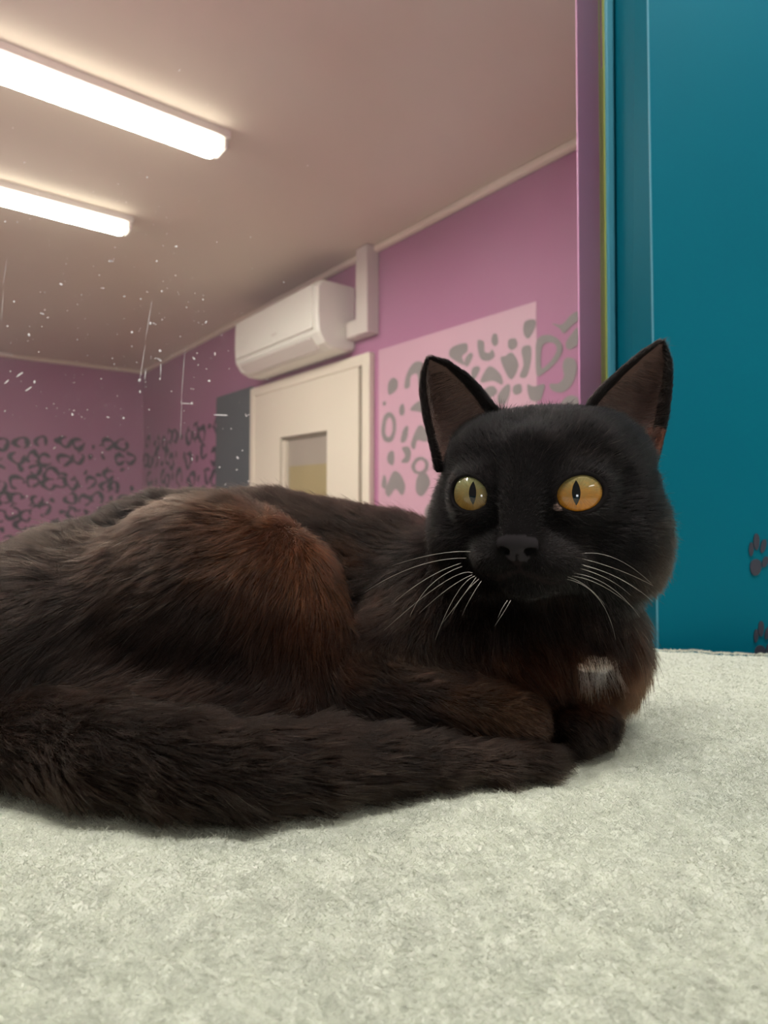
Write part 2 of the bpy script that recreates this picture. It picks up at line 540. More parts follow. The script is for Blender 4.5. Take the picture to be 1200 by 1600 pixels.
for (x, y, w, h, a) in [(172,408,4,2,0),(95,444,4,2.2,-.5),(22,471,2,2,0),(155,430,2,1.3,0),(194,463,3,1.6,0),(220,467,1.8,1.8,0),(253,455,2,2,0),
    (206,519,2.6,3,0),(235,505,2,3,0),(133,498,1,1,0),(250,548,3,2.5,0),(249,562,6,1.6,-.7),(243,560,3,1,.4),(218,594,3,3,.5),(219,612,1.6,3,0),
    (250,592,1.4,1.8,0),(327,595,2.6,2.4,0),(336,553,1.6,4,0),(322,503,4,1.4,.9),(303,560,4,1.3,-.8),(308,552,1.4,1.4,0),(31,585,9,1.5,.6),(10,597,7,1.6,.7),(44,608,8,1.6,.6),(54,597,2,4,0),
    (84,631,1.2,1.2,0),(113,648,2.4,3.4,.4),(193,653,2.6,2.6,.3),(169,652,4,1,-.3),(8,642,1.8,1.8,0),(73,638,1.3,1.3,0),(233,640,1.6,1.6,0),(300,630,2,3,0),(358,576,1.2,1.2,0),
    (85,700,4,1,.7),(160,707,1.2,2,0),(300,717,1.6,4,.1),(282,526,1.6,1.6,0),(370,734,1.8,1.8,0),(371,715,2,3.4,.6),(343,730,1.8,2,0),(361,670,1.4,1.4,0),(385,650,1.5,1.5,0),(379,704,1.4,1.4,0),
    (346,764,4,1.2,1.2),(352,757,3,1,.9),(388,752,1.8,1.8,0),(20,802,1.6,1.6,0),(42,775,2,1,0),(240,505,1.4,1.4,0),(380,436,1,1,0),(317,468,1.6,1.6,0),(245,408,2,2,0),(255,384,1,1,0),
    (38,254,2.2,1.6,0),(230,277,1.6,2,0),(275,385,3,2,0),(174,408,5,1.2,0),(8,346,2,1.6,0),(27,347,1.6,1.4,0),(280,110,4,1,.6),(20,200,1.2,1.2,0),(230,456,1.6,1.2,0),(160,450,5,.8,0),(66,490,5,1.2,-.4),(45,523,2.5,3.5,.3),(75,496,3,1,.5)]:
    speck(x, y, w * .72, h * .72, a)
scratch([(237, 470), (228, 530), (218, 600)], .38)
scratch([(289, 540), (284, 620), (282, 690)], .3)
scratch([(10, 405), (5, 450), (3, 500)], .25)
scratch([(282, 630), (302, 631)], .7)
scratch([(228, 575), (226, 595)], .7); scratch([(251, 565), (251, 592)], .6)
scratch([(330, 648), (357, 649)], 1.0)
for i in range(260):
    x = abs(rng.normal(0, 190)) + rng.uniform(0, 120); y = rng.normal(520, 130)
    if x < 640 and 60 < y < 800:
        s_ = rng.uniform(.35, .95); speck(x, y, s_, s_ * rng.uniform(.6, 1.2), rng.uniform(0, 3))
sp = mesh_obj('glass_specks', sv, sf, M['speck'], win)
tag(sp, kind='stuff')

# purple post behind the pane, then seal, bead, return and teal face
def lean_x(xt, yt, xb, yb, Y, z):
    a = P(xt, yt, Y); b_ = P(xb, yb, Y)
    return a[0] + (b_[0] - a[0]) * (a[2] - z) / (a[2] - b_[2])
ZT, ZB = CZ + .80, BZ - .12
def vstrip(name, left, right, Y0, Y1, mat, kind='structure', parent=None, bev=0.0):
    """upright strip; left/right = (x at row 0, x at row 580) seen on its front face at depth Y0"""
    vs = []
    for z in (ZB, ZT):
        xl = lean_x(left[0], 0, left[1], 580, Y0, z); xr = lean_x(right[0], 0, right[1], 580, Y0, z)
        vs += [(xl, Y0, z), (xr, Y0, z), (xr, Y1, z), (xl, Y1, z)]
    o = mesh_obj(name, vs, [(0,3,2,1),(4,5,6,7),(0,1,5,4),(1,2,6,5),(2,3,7,6),(3,0,4,7)], mat, parent)
    if kind: o['kind'] = kind
    if bev: bevel(o, bev)
    return o
vstrip('trim_3', (900.5, 905.5), (1010, 1016), GY + .0120, GY + .0165, M['post'], bev=.0012)
vstrip('trim_4', (942.5, 947.5), (946, 951.5), GY - .004, GY + .012, M['seal'])
vstrip('trim_5', (946, 951.5), (959, 963), GY - .008, GY + .012, M['bead'], bev=.002)
Y1 = .580
# teal pier: its front face and its return towards the glass
ax0 = lean_x(1012, 0, 1021, 580, Y1, CEIL); ax1 = lean_x(1012, 0, 1021, 580, Y1, 0.0)
bx0 = lean_x(959, 0, 963, 580, GY, CEIL); bx1 = lean_x(959, 0, 963, 580, GY, 0.0)
XR = .95
ZF = 0.0
vs = [(ax1, Y1, ZF), (XR, Y1, ZF), (XR, GY + .012, ZF), (bx1, GY + .012, ZF),
      (ax0, Y1, CEIL), (XR, Y1, CEIL), (XR, GY + .012, CEIL), (bx0, GY + .012, CEIL)]
teal = mesh_obj('wall_teal', vs, [(0,3,2,1),(4,5,6,7),(0,1,5,4),(1,2,6,5),(2,3,7,6),(3,0,4,7)], M['teal'])
teal['kind'] = 'structure'
bevel(teal, .0011, 2)
# pale strip along the pier's corner, its edge highlight put into colour
ev = []
for z, xx in ((BZ - .12, ax1), (CZ + .8, ax0)):
    xe = ax0 + (ax1 - ax0) * (CEIL - z) / (CEIL - ZF)
    ev += [(xe - .0007, Y1 - .0006, z), (xe + .0006, Y1 - .0006, z), (xe + .0006, Y1 + .0010, z), (xe - .0007, Y1 + .0010, z)]
ed_o = mesh_obj('trim_6', ev, [(0,3,2,1),(4,5,6,7),(0,1,5,4),(1,2,6,5),(2,3,7,6),(3,0,4,7)], M['bead']); ed_o['kind'] = 'structure'
# painted paw prints
def paws(cx, cy, sc, ang):
    fl_ = Flat()
    def e(dx, dy, w, h, a):
        pts = []
        for i in range(16):
            th = 6.283 * i / 16
            x, y = w * math.cos(th), h * math.sin(th) * (1 + .12 * math.sin(th))
            x, y = x * math.cos(a) - y * math.sin(a), x * math.sin(a) + y * math.cos(a)
            x += dx; y += dy
            x, y = x * math.cos(ang) - y * math.sin(ang), x * math.sin(ang) + y * math.cos(ang)
            pts.append(P(cx + x * sc, cy + y * sc, Y1 - .0009))
        fl_.blob(pts)
    e(0, 20, 9, 13, .1); e(15, 12, 4.5, 9, .35); e(-7, -8, 3.6, 11, .05); e(1, -20, 4.6, 13, 0); e(12, -13, 4.2, 11, .25)
    return fl_
p1 = paws(1181, 865, 1.0, 0.0); p1.build('paw_print', M['paw'], teal, None, .0006)
p2 = paws(1188, 1000, .95, .02); p2.build('paw_print', M['paw'], teal, None, .0006)

# ------------------------------------------------------------------ numpy value noise for shapes
def hash3(ix, iy, iz, seed=0):
    h = (ix.astype(np.int64) * 374761393 + iy.astype(np.int64) * 668265263 + iz.astype(np.int64) * 2147483647 + seed * 974634777) & 0xffffffff
    h = ((h ^ (h >> 13)) * 1274126177) & 0xffffffff
    h = h ^ (h >> 16)
    return (h & 0xffff) / 65535.0 * 2 - 1

def vnoise(p, scale, seed=0):
    q = np.asarray(p) * scale
    i = np.floor(q).astype(np.int64); f_ = q - i
    f_ = f_ * f_ * (3 - 2 * f_)
    r = 0
    for a in (0, 1):
        wa = f_[:, 0] if a else 1 - f_[:, 0]
        for b_ in (0, 1):
            wb_ = f_[:, 1] if b_ else 1 - f_[:, 1]
            for c in (0, 1):
                wc = f_[:, 2] if c else 1 - f_[:, 2]
                r = r + wa * wb_ * wc * hash3(i[:, 0] + a, i[:, 1] + b_, i[:, 2] + c, seed)
    return r

def normalize(a):
    return a / np.maximum(np.linalg.norm(a, axis=-1, keepdims=True), 1e-9)

# ------------------------------------------------------------------ shelf and blanket
shelf_o = box('shelf', (-1.2, -.5, BZ - .10), (.9, .535, BZ - .012), M['teal_dark'], bev=.004)
shelf_o['kind'] = 'structure'

def blanket_height(x, y):
    p = np.stack([x, y, np.zeros_like(x)], -1)
    z = vnoise(p, 9, 1) * .0022 + vnoise(p, 26, 2) * .0011 + vnoise(p, 90, 3) * .0005 + vnoise(p, 330, 4) * .00042
    # a fold near the right foreground, and faint ridges
    def ridge(ax_, ay, bx_, by, w, h, zz):
        d = np.array([bx_ - ax_, by - ay]); L2 = (d ** 2).sum()
        t = np.clip(((x - ax_) * d[0] + (y - ay) * d[1]) / L2, 0, 1)
        dist = np.hypot(x - ax_ - t * d[0], y - ay - t * d[1])
        return zz + h * np.exp(-(dist / w) ** 2) * np.sin(np.pi * np.clip(t * .8 + .1, 0, 1))
    g = on_z(1178, 1500, BZ); g2 = on_z(1215, 1415, BZ)
    z = ridge(g[0], g[1], g2[0], g2[1], .0028, -.0045, z)
    z = ridge(g[0] + .006, g[1] - .004, g2[0] + .008, g2[1] - .004, .004, .003, z)
    for (xa, ya, xb, yb, w, h) in [(980, 1195, 1200, 1150, .006, .0022), (560, 1290, 950, 1225, .008, .0012), (1050, 1350, 1200, 1290, .007, .0018), (0, 1330, 420, 1350, .009, .0015), (600, 1440, 1000, 1420, .008, .0012)]:
        a_ = on_z(xa, ya, BZ); b2 = on_z(xb, yb, BZ)
        z = ridge(a_[0], a_[1], b2[0], b2[1], w, h, z)
    return z

def edge_y(x):
    return .562 - .17 * np.clip(x - .25, 0, 1) + .0015 * np.sin(x * 60) + .001 * np.sin(x * 163)
NX, NY = 620, 420
xs = np.linspace(-.62, .72, NX)
tt = np.linspace(0, 1, NY)
X, T = np.meshgrid(xs, tt, indexing='ij')
ey = edge_y(X)
span = .72                                     # from the near side to the far edge, then over and down
s_ = -.16 + T * (span + .14)
over = s_ - (ey - .012)
Yb = np.where(over < 0, s_, ey - .012 + .012 * np.sin(np.clip(over / .012, 0, np.pi / 2)))
Zb = np.where(over < 0, 0, -.012 * (1 - np.cos(np.clip(over / .012, 0, np.pi / 2))) - np.clip(over - .012 * np.pi / 2, 0, .06))
hz = blanket_height(X.ravel(), s_.ravel()).reshape(X.shape)
fade = np.clip(1 - over / .02, 0, 1)
Zb = Zb + hz * np.where(over < 0, 1, fade)
bv = np.stack([X, Yb, BZ + Zb], -1).reshape(-1, 3)
idx = np.arange(NX * NY).reshape(NX, NY)
bf = np.stack([idx[:-1, :-1], idx[1:, :-1], idx[1:, 1:], idx[:-1, 1:]], -1).reshape(-1, 4)

def blanket_mat():
    m, nt, b = nt_new('fleece')
    n = noise(nt, 260, 3, .6)
    r = ramp(nt, n.outputs['Fac'], [(.3, srgb(196, 197, 184)), (.7, srgb(218, 219, 205))])
    nt.links.new(r.outputs[0], b.inputs['Base Color'])
    b.inputs['Roughness'].default_value = .95
    b.inputs['Specular IOR Level'].default_value = .1
    b.inputs['Sheen Weight'].default_value = .2
    n2 = noise(nt, 900, 3, .6)
    bp = nt.nodes.new('ShaderNodeBump'); bp.inputs['Strength'].default_value = .5; bp.inputs['Distance'].default_value = .0008
    nt.links.new(n2.outputs['Fac'], bp.inputs['Height']); nt.links.new(bp.outputs[0], b.inputs['Normal'])
    return m
M['blanket'] = blanket_mat()

def np_mesh(name, v, f, mat, parent=None, smooth=True):
    me = bpy.data.meshes.new(name)
    v = np.asarray(v, np.float32); f = np.asarray(f, np.int32)
    me.vertices.add(len(v)); me.vertices.foreach_set('co', v.ravel())
    k = f.shape[1]
    me.loops.add(f.size); me.loops.foreach_set('vertex_index', f.ravel())
    me.polygons.add(len(f)); me.polygons.foreach_set('loop_start', np.arange(len(f), dtype=np.int32) * k)
    me.update(calc_edges=True); me.validate()
    if smooth: me.polygons.foreach_set('use_smooth', np.ones(len(me.polygons), bool))
    if mat: me.materials.append(mat)
    o = bpy.data.objects.new(name, me); COL.objects.link(o)
    if parent is not None:
        o.parent = parent; o.matrix_parent_inverse = Matrix.Translation(parent.location).inverted()
    return o
blanket = np_mesh('blanket', bv, bf, M['blanket'])
sol = blanket.modifiers.new('thickness', 'SOLIDIFY'); sol.thickness = .006; sol.offset = -1
tag(blanket, 'pale grey fleece blanket spread under the black cat', 'blanket')

# ------------------------------------------------------------------ strands
def strands(name, pts, rad, color, mat, parent):
    """pts (N, K, 3) world; rad (N, K); color (N, 3)"""
    N, K, _ = pts.shape
    cu = bpy.data.hair_curves.new(name)
    cu.add_curves([K] * N)
    cu.attributes['position'].data.foreach_set('vector', np.ascontiguousarray(pts, np.float32).ravel())
    ra = cu.attributes.get('radius') or cu.attributes.new('radius', 'FLOAT', 'POINT')
    ra.data.foreach_set('value', np.ascontiguousarray(rad, np.float32).ravel())
    if color is not None:
        ca = cu.attributes.new('strand_color', 'FLOAT_COLOR', 'CURVE')
        c4 = np.concatenate([color, np.ones((N, 1))], 1)
        ca.data.foreach_set('color', np.ascontiguousarray(c4, np.float32).ravel())
    cu.materials.append(mat)
    o = bpy.data.objects.new(name, cu); COL.objects.link(o)
    o.parent = parent; o.matrix_parent_inverse = Matrix.Translation(parent.location).inverted()
    return o

def pile_mat():
    m, nt, b = nt_new('fleece_pile')
    at = nt.nodes.new('ShaderNodeAttribute'); at.attribute_name = 'strand_color'
    nt.links.new(at.outputs['Color'], b.inputs['Base Color'])
    b.inputs['Roughness'].default_value = .9; b.inputs['Specular IOR Level'].default_value = .15
    return m
M['pile'] = pile_mat()
NP = 230000
py = .13 * (.575 / .13) ** rng.random(NP)              # denser towards the near side
px = (rng.random(NP) * 2 - 1) * py * .72 + 0
py = np.minimum(py, edge_y(px) - .004)
p0 = np.stack([px, py, BZ + blanket_height(px, py)], -1)
az = rng.random(NP) * 2 * np.pi + 3 * vnoise(p0, 120, 9)
lean = .45 + .5 * rng.random(NP)
ln = (.0016 + .0016 * rng.random(NP)) * (1 + .35 * vnoise(p0, 200, 12))
dirv = np.stack([np.cos(az) * lean, np.sin(az) * lean, np.sqrt(np.maximum(1 - lean ** 2, .1))], -1)
side = normalize(np.cross(dirv, np.array([0, 0, 1.0])))
curl = (rng.random(NP) - .5)[:, None] * .5
K = 4
tk = np.linspace(0, 1, K)
pp = p0[:, None, :] + dirv[:, None, :] * (ln[:, None] * tk)[..., None] + side[:, None, :] * (ln[:, None] * np.sin(tk * 3)[None] * curl)[..., None]
pp[:, :, 2] -= (ln[:, None] * tk ** 2 * .3)
rad = np.repeat(.00013 * (1 - .6 * tk)[None], NP, 0) * (py / .3)[:, None] ** .5
cb = np.array(srgb(212, 214, 200)[:3]); 
pc = cb * (1 + .10 * vnoise(p0, 150, 5) + .07 * (rng.random(NP) - .5))[:, None]
pl = strands('pile', pp, rad, np.clip(pc, 0, .9), M['pile'], blanket)
pl['kind'] = 'stuff'

# ------------------------------------------------------------------ the cat: one signed distance field
LO = np.array([-.26, .225, -.006]); HS = .0011
NG = np.array([405, 300, 222])
G = np.full(tuple(NG), 1.0, np.float32)
def rel(p):                                        # world -> blanket based
    return np.asarray(p) - np.array([0, 0, BZ])

def region(lo, hi, m):
    a = np.maximum(np.floor((np.asarray(lo) - m - LO) / HS).astype(int), 0)
    b_ = np.minimum(np.ceil((np.asarray(hi) + m - LO) / HS).astype(int) + 1, NG)
    if np.any(b_ <= a): return None
    sl = tuple(slice(i, j) for i, j in zip(a, b_))
    g = [LO[k] + HS * np.arange(a[k], b_[k], dtype=np.float32) for k in range(3)]
    return sl, np.stack(np.meshgrid(*g, indexing='ij'), -1).astype(np.float32)

def ell_d(p, c, r, R):
    q = (p - np.asarray(c, np.float32)) @ np.asarray(R, np.float32).T if R is not None else p - np.asarray(c, np.float32)
    r = np.asarray(r, np.float32)
    k0 = np.linalg.norm(q / r, axis=-1); k1 = np.linalg.norm(q / (r * r), axis=-1)
    return k0 * (k0 - 1) / np.maximum(k1, 1e-6)

def chain_d(p, pts):
    best = None
    for (a, ra), (b_, rb) in zip(pts[:-1], pts[1:]):
        a = np.asarray(a, np.float32); b_ = np.asarray(b_, np.float32); ab = b_ - a
        t = np.clip(((p - a) @ ab) / max(float(ab @ ab), 1e-9), 0, 1)
        d = np.linalg.norm(p - a - t[..., None] * ab, axis=-1) - (ra + (rb - ra) * t)
        best = d if best is None else np.minimum(best, d)
    return best

def smin(a, b_, k):
    h = np.clip(.5 + .5 * (b_ - a) / k, 0, 1)
    return b_ * (1 - h) + a * h - k * h * (1 - h)

PR = []                                             # primitives, kept for grooming
def put(kind, data, k=.012, sub=False, meta=None):
    if kind == 'e':
        c, r, R = data; mx = max(r)
        lo = np.asarray(c) - mx; hi = np.asarray(c) + mx
        fn = lambda p: ell_d(p, c, r, R)
    else:
        a = np.array([q[0] for q in data]); mr = max(q[1] for q in data)
        lo = a.min(0) - mr; hi = a.max(0) + mr
        fn = lambda p: chain_d(p, data)
    rg = region(lo, hi, k * 1.5 + .004)
    if rg is not None:
        sl, p = rg
        d = fn(p)
        G[sl] = (-smin(-G[sl], d, k)) if sub else smin(G[sl], d, k)
    if meta is not None: PR.append((fn, meta))

def W(x, y, Y): return rel(P(x, y, Y))
def rotz(a, b_=0.0, c=0.0):
    return np.array(Matrix.Rotation(a, 3, 'Z') @ Matrix.Rotation(b_, 3, 'X') @ Matrix.Rotation(c, 3, 'Y')).T

BLACK = (.0115, .0070, .0052); DARK = (.007, .0050, .0044); RUST = (.050, .0165, .0065); BROWN = (.015, .008, .0055); HEADC = (.0055, .0042, .0042)
def meta(reg, comb, ln, col, lift=.3): return dict(reg=reg, comb=comb, ln=ln, col=col, lift=lift)

# torso: spine ridge behind, rump left, thigh in front
put('c', [(W(150, 950, .415), .056), (W(260, 925, .450), .071), (W(420, 922, .468), .074), (W(600, 945, .462), .068), (W(740, 985, .430), .058)], .02,
    meta=meta('coat', (-.8, .5, -.1), .015, BLACK))
put('e', (W(92, 1012, .375), (.073, .066, .063), None), .03, meta=meta('coat', (-.6, .25, -.6), .014, BLACK))
put('e', (W(322, 962, .375), (.074, .056, .072), rotz(0, 0, .05)), .022, meta=meta('coat', (-.6, .15, -.7), .013, BROWN))
put('e', (W(440, 1000, .352), (.036, .028, .058), None), .03, meta=meta('coat', (-.2, -.1, -1), .012, BROWN))
put('c', [(W(430, 1130, .335), .026), (W(250, 1140, .325), .028), (W(60, 1110, .335), .03)], .02, meta=meta('coat', (-.9, 0, -.3), .012, BROWN))
# shoulders, chest, neck
put('e', (W(700, 975, .405), (.048, .045, .052), None), .03, meta=meta('coat', (-.6, -.2, -.8), .013, DARK))
put('e', (W(888, 1000, .378), (.041, .040, .037), None), .016, meta=meta('chest', (.25, -.3, -1), .016, BROWN))
put('e', (W(800, 1045, .366), (.040, .030, .030), None), .016, meta=meta('chest', (.1, -.3, -1), .013, BROWN))
put('c', [(W(845, 870, .385), .045), (W(860, 960, .388), .045), (W(880, 1020, .385), .040)], .02, meta=meta('chest', (.2, -.2, -1), .015, BLACK))
# near foreleg: upper arm, forearm, paw
put('c', [(W(690, 985, .385), .036), (W(600, 1045, .368), .030), (W(565, 1085, .360), .026)], .014, meta=meta('leg', (-.5, -.2, -.8), .010, BROWN))
put('c', [(W(565, 1085, .350), .024), (W(680, 1108, .336), .0175), (W(775, 1122, .328), .0145)], .010, meta=meta('leg', (1, -.15, -.25), .008, BROWN))
put('c', [(W(690, 1060, .358), .018), (W(790, 1095, .350), .016)], .012, meta=meta('leg', (1, -.15, -.25), .008, BLACK))
put('c', [(W(770, 1122, .328), .0145), (W(812, 1128, .323), .0135)], .006, meta=meta('leg', (1, -.3, -.4), .006, BROWN))
for dx, dy, dd in ((824, 1112, .322), (832, 1125, .3185), (832, 1139, .3175), (820, 1149, .320)):
    put('e', (W(dx, dy, dd), (.0066, .006, .0056), None), .005, meta=meta('leg', (1, -.3, -.5), .005, BROWN))
# far paw folded under the chest
put('c', [(W(845, 1148, .345), .0135), (W(890, 1145, .336), .014), (W(925, 1134, .341), .0135)], .008, meta=meta('leg', (.8, -.4, -.4), .007, BLACK))
for dx, dy, dd in ((920, 1150, .332), (934, 1142, .335), (944, 1130, .339)):
    put('e', (W(dx, dy, dd), (.0068, .006, .006), None), .005, meta=meta('leg', (.8, -.5, -.4), .006, BLACK))
# tail wrapped round the front
def TP(x, yc, half, fur=.0058):
    z = 1.0; r = .02
    for _ in range(12):
        d = ray(x, yc); Yc = (.14 - r) / -d[2] * d[1]
        dist = math.hypot(Yc, .14 - r)
        r = max(.004, half / F * dist / 1.12 - fur)
    d = ray(x, yc); t = (.14 - r - .001) / -d[2]
    return (np.array([d[0] * t, d[1] * t, r + .001]), r)
tail = [(W(-70, 1085, .37), .028), TP(-45, 1128, 80), TP(60, 1155, 88), TP(170, 1178, 93), TP(290, 1196, 90), TP(400, 1204, 84), TP(500, 1196, 78), TP(600, 1192, 66), TP(690, 1190, 55), TP(780, 1195, 46), TP(842, 1190, 38, .0045), TP(868, 1188, 32, .0045)]
TAIL_FN = lambda p: chain_d(p, tail)
for a, b_ in zip(tail[:-1], tail[1:]):
    dv = np.asarray(b_[0]) - np.asarray(a[0])
    put('c', [a, b_], .005, meta=meta('tail', tuple(normalize(dv)), .013 if a[0][0] < 0 else .010, BLACK))

# ---- head
YAW = math.radians(24.5)
fw = np.array([-math.sin(YAW), -math.cos(YAW), 0.0]); rt = np.array([math.cos(YAW), -math.sin(YAW), 0.0]); up = np.array([0, 0, 1.0])
HC = np.array([.0895, .345, .140])
ROT = np.stack([rt, up, fw])                       # world -> head local (a, b, c)
def HL(a, b_, c): return HC + rt * a + up * b_ + fw * c
def he(c, r, k, sub=False, m=None, R=None):
    RR = ROT if R is None else R @ ROT
    put('e', (HL(*c), r, RR), k, sub, m)
HM = meta('head', None, .006, HEADC, .25)
he((0, .008, -.010), (.055, .043, .052), .01, m=HM)
for s in (-1, 1):
    he((s * .033, -.016, -.002), (.030, .034, .038), .014, m=HM)
    he((s * .022, .022, .014), (.024, .020, .026), .014, m=HM)
he((0, -.026, .020), (.034, .025, .034), .016, m=HM)
put('c', [(HL(0, .020, .037), .0150), (HL(0, .000, .052), .0105), (HL(0, -.017, .0605), .0090)], .012, meta=HM)
for s in (-1, 1):
    he((s * .0115, -.0300, .0465), (.0150, .0105, .0165), .010, m=HM)
he((0, -.0425, .0430), (.0120, .0080, .0120), .007, m=HM)
EYE_R = .0150
EC = {}
for s in (-1, 1):
    he((s * .031, .022, -.010), (.022, .022, .024), .014, m=HM)
for s in (-1, 1):
    ec = (s * .0238 - .0008, .0015, .0375); EC[s] = HL(*ec)
    he(ec, (.0172, .0160, .0170), .010, m=HM)                           # lids around the ball
# eye openings
EAX = {}
for s in (-1, 1):
    out = normalize(fw * math.cos(.30) + rt * s * math.sin(.30) + up * .03)
    sx = normalize(np.cross(up, out)) * 1.0
    if np.dot(sx, rt) < 0: sx = -sx
    tilt = s * .26
    uy = normalize(np.cross(out, sx)); uy = uy if uy[2] > 0 else -uy
    ax_ = sx * math.cos(tilt) + uy * math.sin(tilt); ay = -sx * math.sin(tilt) + uy * math.cos(tilt)
    EAX[s] = (out, ax_, ay)
    R = np.stack([ax_, ay, out])
    put('e', (EC[s] + out * .0150, (.0112, .0084, .016), R), .0015, sub=True)
    put('c', [(EC[s] + out * .0135 - ax_ * s * .009 - ay * .002, .0022), (EC[s] + out * .0130 - ax_ * s * .0125 - ay * .0042, .0010)], .001, sub=True)
# nose leather, nostrils and mouth line
he((0, -.0215, .0650), (.0096, .0056, .0055), .003, m=HM)
he((0, -.0268, .0635), (.0040, .0045, .0045), .003, m=HM)
for s in (-1, 1):
    he((s * .0062, -.0252, .0685), (.0034, .0022, .0048), .0008, sub=True)
put('c', [(HL(0, -.0275, .0690), .0009), (HL(0, -.0365, .0625), .0010)], .0015, sub=True)
for s in (-1, 1):
    put('c', [(HL(0, -.0365, .0625), .0010), (HL(s * .009, -.0400, .0590), .0010), (HL(s * .016, -.0405, .051), .0008)], .0015, sub=True)
# ruff towards the right, behind the cheeks
he((.038, -.030, -.018), (.024, .032, .030), .016, m=HM)
he((-.042, -.024, -.014), (.024, .028, .030), .014, m=HM)

# ---- ears: thin cupped sheets splatted into the field
def lerp_poly(pts, t):
    pts = np.array(pts, float); d = np.r_[0, np.cumsum(np.linalg.norm(np.diff(pts[:, :2], axis=0), axis=1))]; d /= d[-1]
    return np.stack([np.interp(t, d, pts[:, k]) for k in range(3)], -1)
EARS = {
 -1: dict(L=[(684,735,.350),(676,700,.352),(665,655,.354),(659,610,.355),(661,580,.356),(668,561,.357)],
          R=[(790,655,.342),(770,634,.345),(752,610,.349),(728,585,.352),(700,566,.355),(674,559,.357)], depth=.017),
  1: dict(L=[(905,660,.338),(922,628,.341),(945,602,.345),(975,574,.348),(1005,550,.351),(1030,533,.353)],
          R=[(1020,735,.345),(1030,700,.349),(1041,655,.351),(1048,600,.353),(1047,562,.354),(1037,535,.353)], depth=.019)}
EARPTS = {}
for s, e in EARS.items():
    v_ = np.linspace(0, 1, 90)
    Lp = np.array([W(*q) for q in lerp_poly(e['L'], v_)]); Rp = np.array([W(*q) for q in lerp_poly(e['R'], v_)])
    u_ = np.linspace(0, 1, 90)
    pts = []
    back = np.array([.0, 1.0, -.15]) if s == -1 else np.array([-.10, 1.0, -.15])
    back = normalize(back)
    for i, vv in enumerate(v_):
        wd = np.linalg.norm(Rp[i] - Lp[i])
        dep = min(e['depth'], wd * .55)
        row = Lp[i][None] + (Rp[i] - Lp[i])[None] * u_[:, None] + back[None] * (dep * np.sin(np.pi * u_) ** .75)[:, None]
        pts.append(row)
    pts = np.array(pts); EARPTS[s] = pts
    flat = pts.reshape(-1, 3)
    rr = np.repeat((.0017 - .0004 * v_)[:, None], 90, 1).ravel()
    rr[:] = rr
    Rw = 5
    ci = np.round((flat - LO) / HS).astype(int)
    E = np.full(tuple(NG), 1.0, np.float32) if s == -1 else E
    off = np.stack(np.meshgrid(*[np.arange(-Rw, Rw + 1)] * 3, indexing='ij'), -1).reshape(-1, 3)
    for o_ in off:
        c = ci + o_
        ok = np.all((c >= 0) & (c < NG), 1)
        d = np.linalg.norm(LO + c * HS - flat, axis=1) - rr
        cc = c[ok]
        np.minimum.at(E, (cc[:, 0], cc[:, 1], cc[:, 2]), d[ok].astype(np.float32))
msk = E < .9
G[msk] = smin(G[msk], E[msk], .0035)
del E

# flat underside where the cat lies on the blanket
zz = (LO[2] + HS * np.arange(NG[2])).astype(np.float32)
G = np.maximum(G, (-.0015 - zz)[None, None, :])
# keep the surface closed at the grid border
G[0], G[-1] = np.maximum(G[0], .001), np.maximum(G[-1], .001)
G[:, 0], G[:, -1] = np.maximum(G[:, 0], .001), np.maximum(G[:, -1], .001)
G[:, :, 0], G[:, :, -1] = np.maximum(G[:, :, 0], .001), np.maximum(G[:, :, -1], .001)

def surface_nets(g):
    s = g < 0
    cnt = np.zeros(tuple(np.array(g.shape) - 1), np.uint8)
    sl = lambda o, n: slice(o, n - 1 + o)
    X_, Y_, Z_ = g.shape
    for a in (0, 1):
        for b_ in (0, 1):
            for c in (0, 1):
                cnt += s[sl(a, X_), sl(b_, Y_), sl(c, Z_)]
    act = (cnt > 0) & (cnt < 8)
    ids = np.full(act.shape, -1, np.int32)
    ci = np.argwhere(act)
    ids[act] = np.arange(len(ci))
    acc = np.zeros((len(ci), 3)); n = np.zeros(len(ci))
    cor = [np.array(q) for q in ((0,0,0),(1,0,0),(0,1,0),(1,1,0),(0,0,1),(1,0,1),(0,1,1),(1,1,1))]
    val = [g[tuple((ci + q).T)] for q in cor]
    for i in range(8):
        for j in range(i + 1, 8):
            if np.abs(cor[i] - cor[j]).sum() != 1: continue
            a, b_ = val[i], val[j]
            m_ = (a < 0) != (b_ < 0)
            t = np.zeros(len(ci)); t[m_] = a[m_] / (a[m_] - b_[m_])
            p = cor[i] + (cor[j] - cor[i]) * t[:, None]
            acc[m_] += p[m_]; n[m_] += 1
    v = LO + HS * (ci + acc / n[:, None])
    fs = []
    for ax in range(3):
        o = [1, 0, 0] if ax == 0 else ([0, 1, 0] if ax == 1 else [0, 0, 1])
        A = s[:X_-o[0], :Y_-o[1], :Z_-o[2]]; B = s[o[0]:, o[1]:, o[2]:]
        e = np.argwhere(A != B)
        u, w = [(1, 2), (2, 0), (0, 1)][ax]
        ok = (e[:, u] > 0) & (e[:, w] > 0)
        e = e[ok]
        du = np.zeros(3, int); du[u] = 1; dw = np.zeros(3, int); dw[w] = 1
        ok = np.all(e < np.array(act.shape), 1); e = e[ok]
        q = np.stack([ids[tuple((e - du - dw).T)], ids[tuple((e - dw).T)], ids[tuple(e.T)], ids[tuple((e - du).T)]], -1)
        fl_ = ~A[tuple(e.T)]
        q[fl_] = q[fl_][:, ::-1]
        fs.append(q[np.all(q >= 0, 1)])
    return v, np.concatenate(fs)

V, FQ = surface_nets(G)
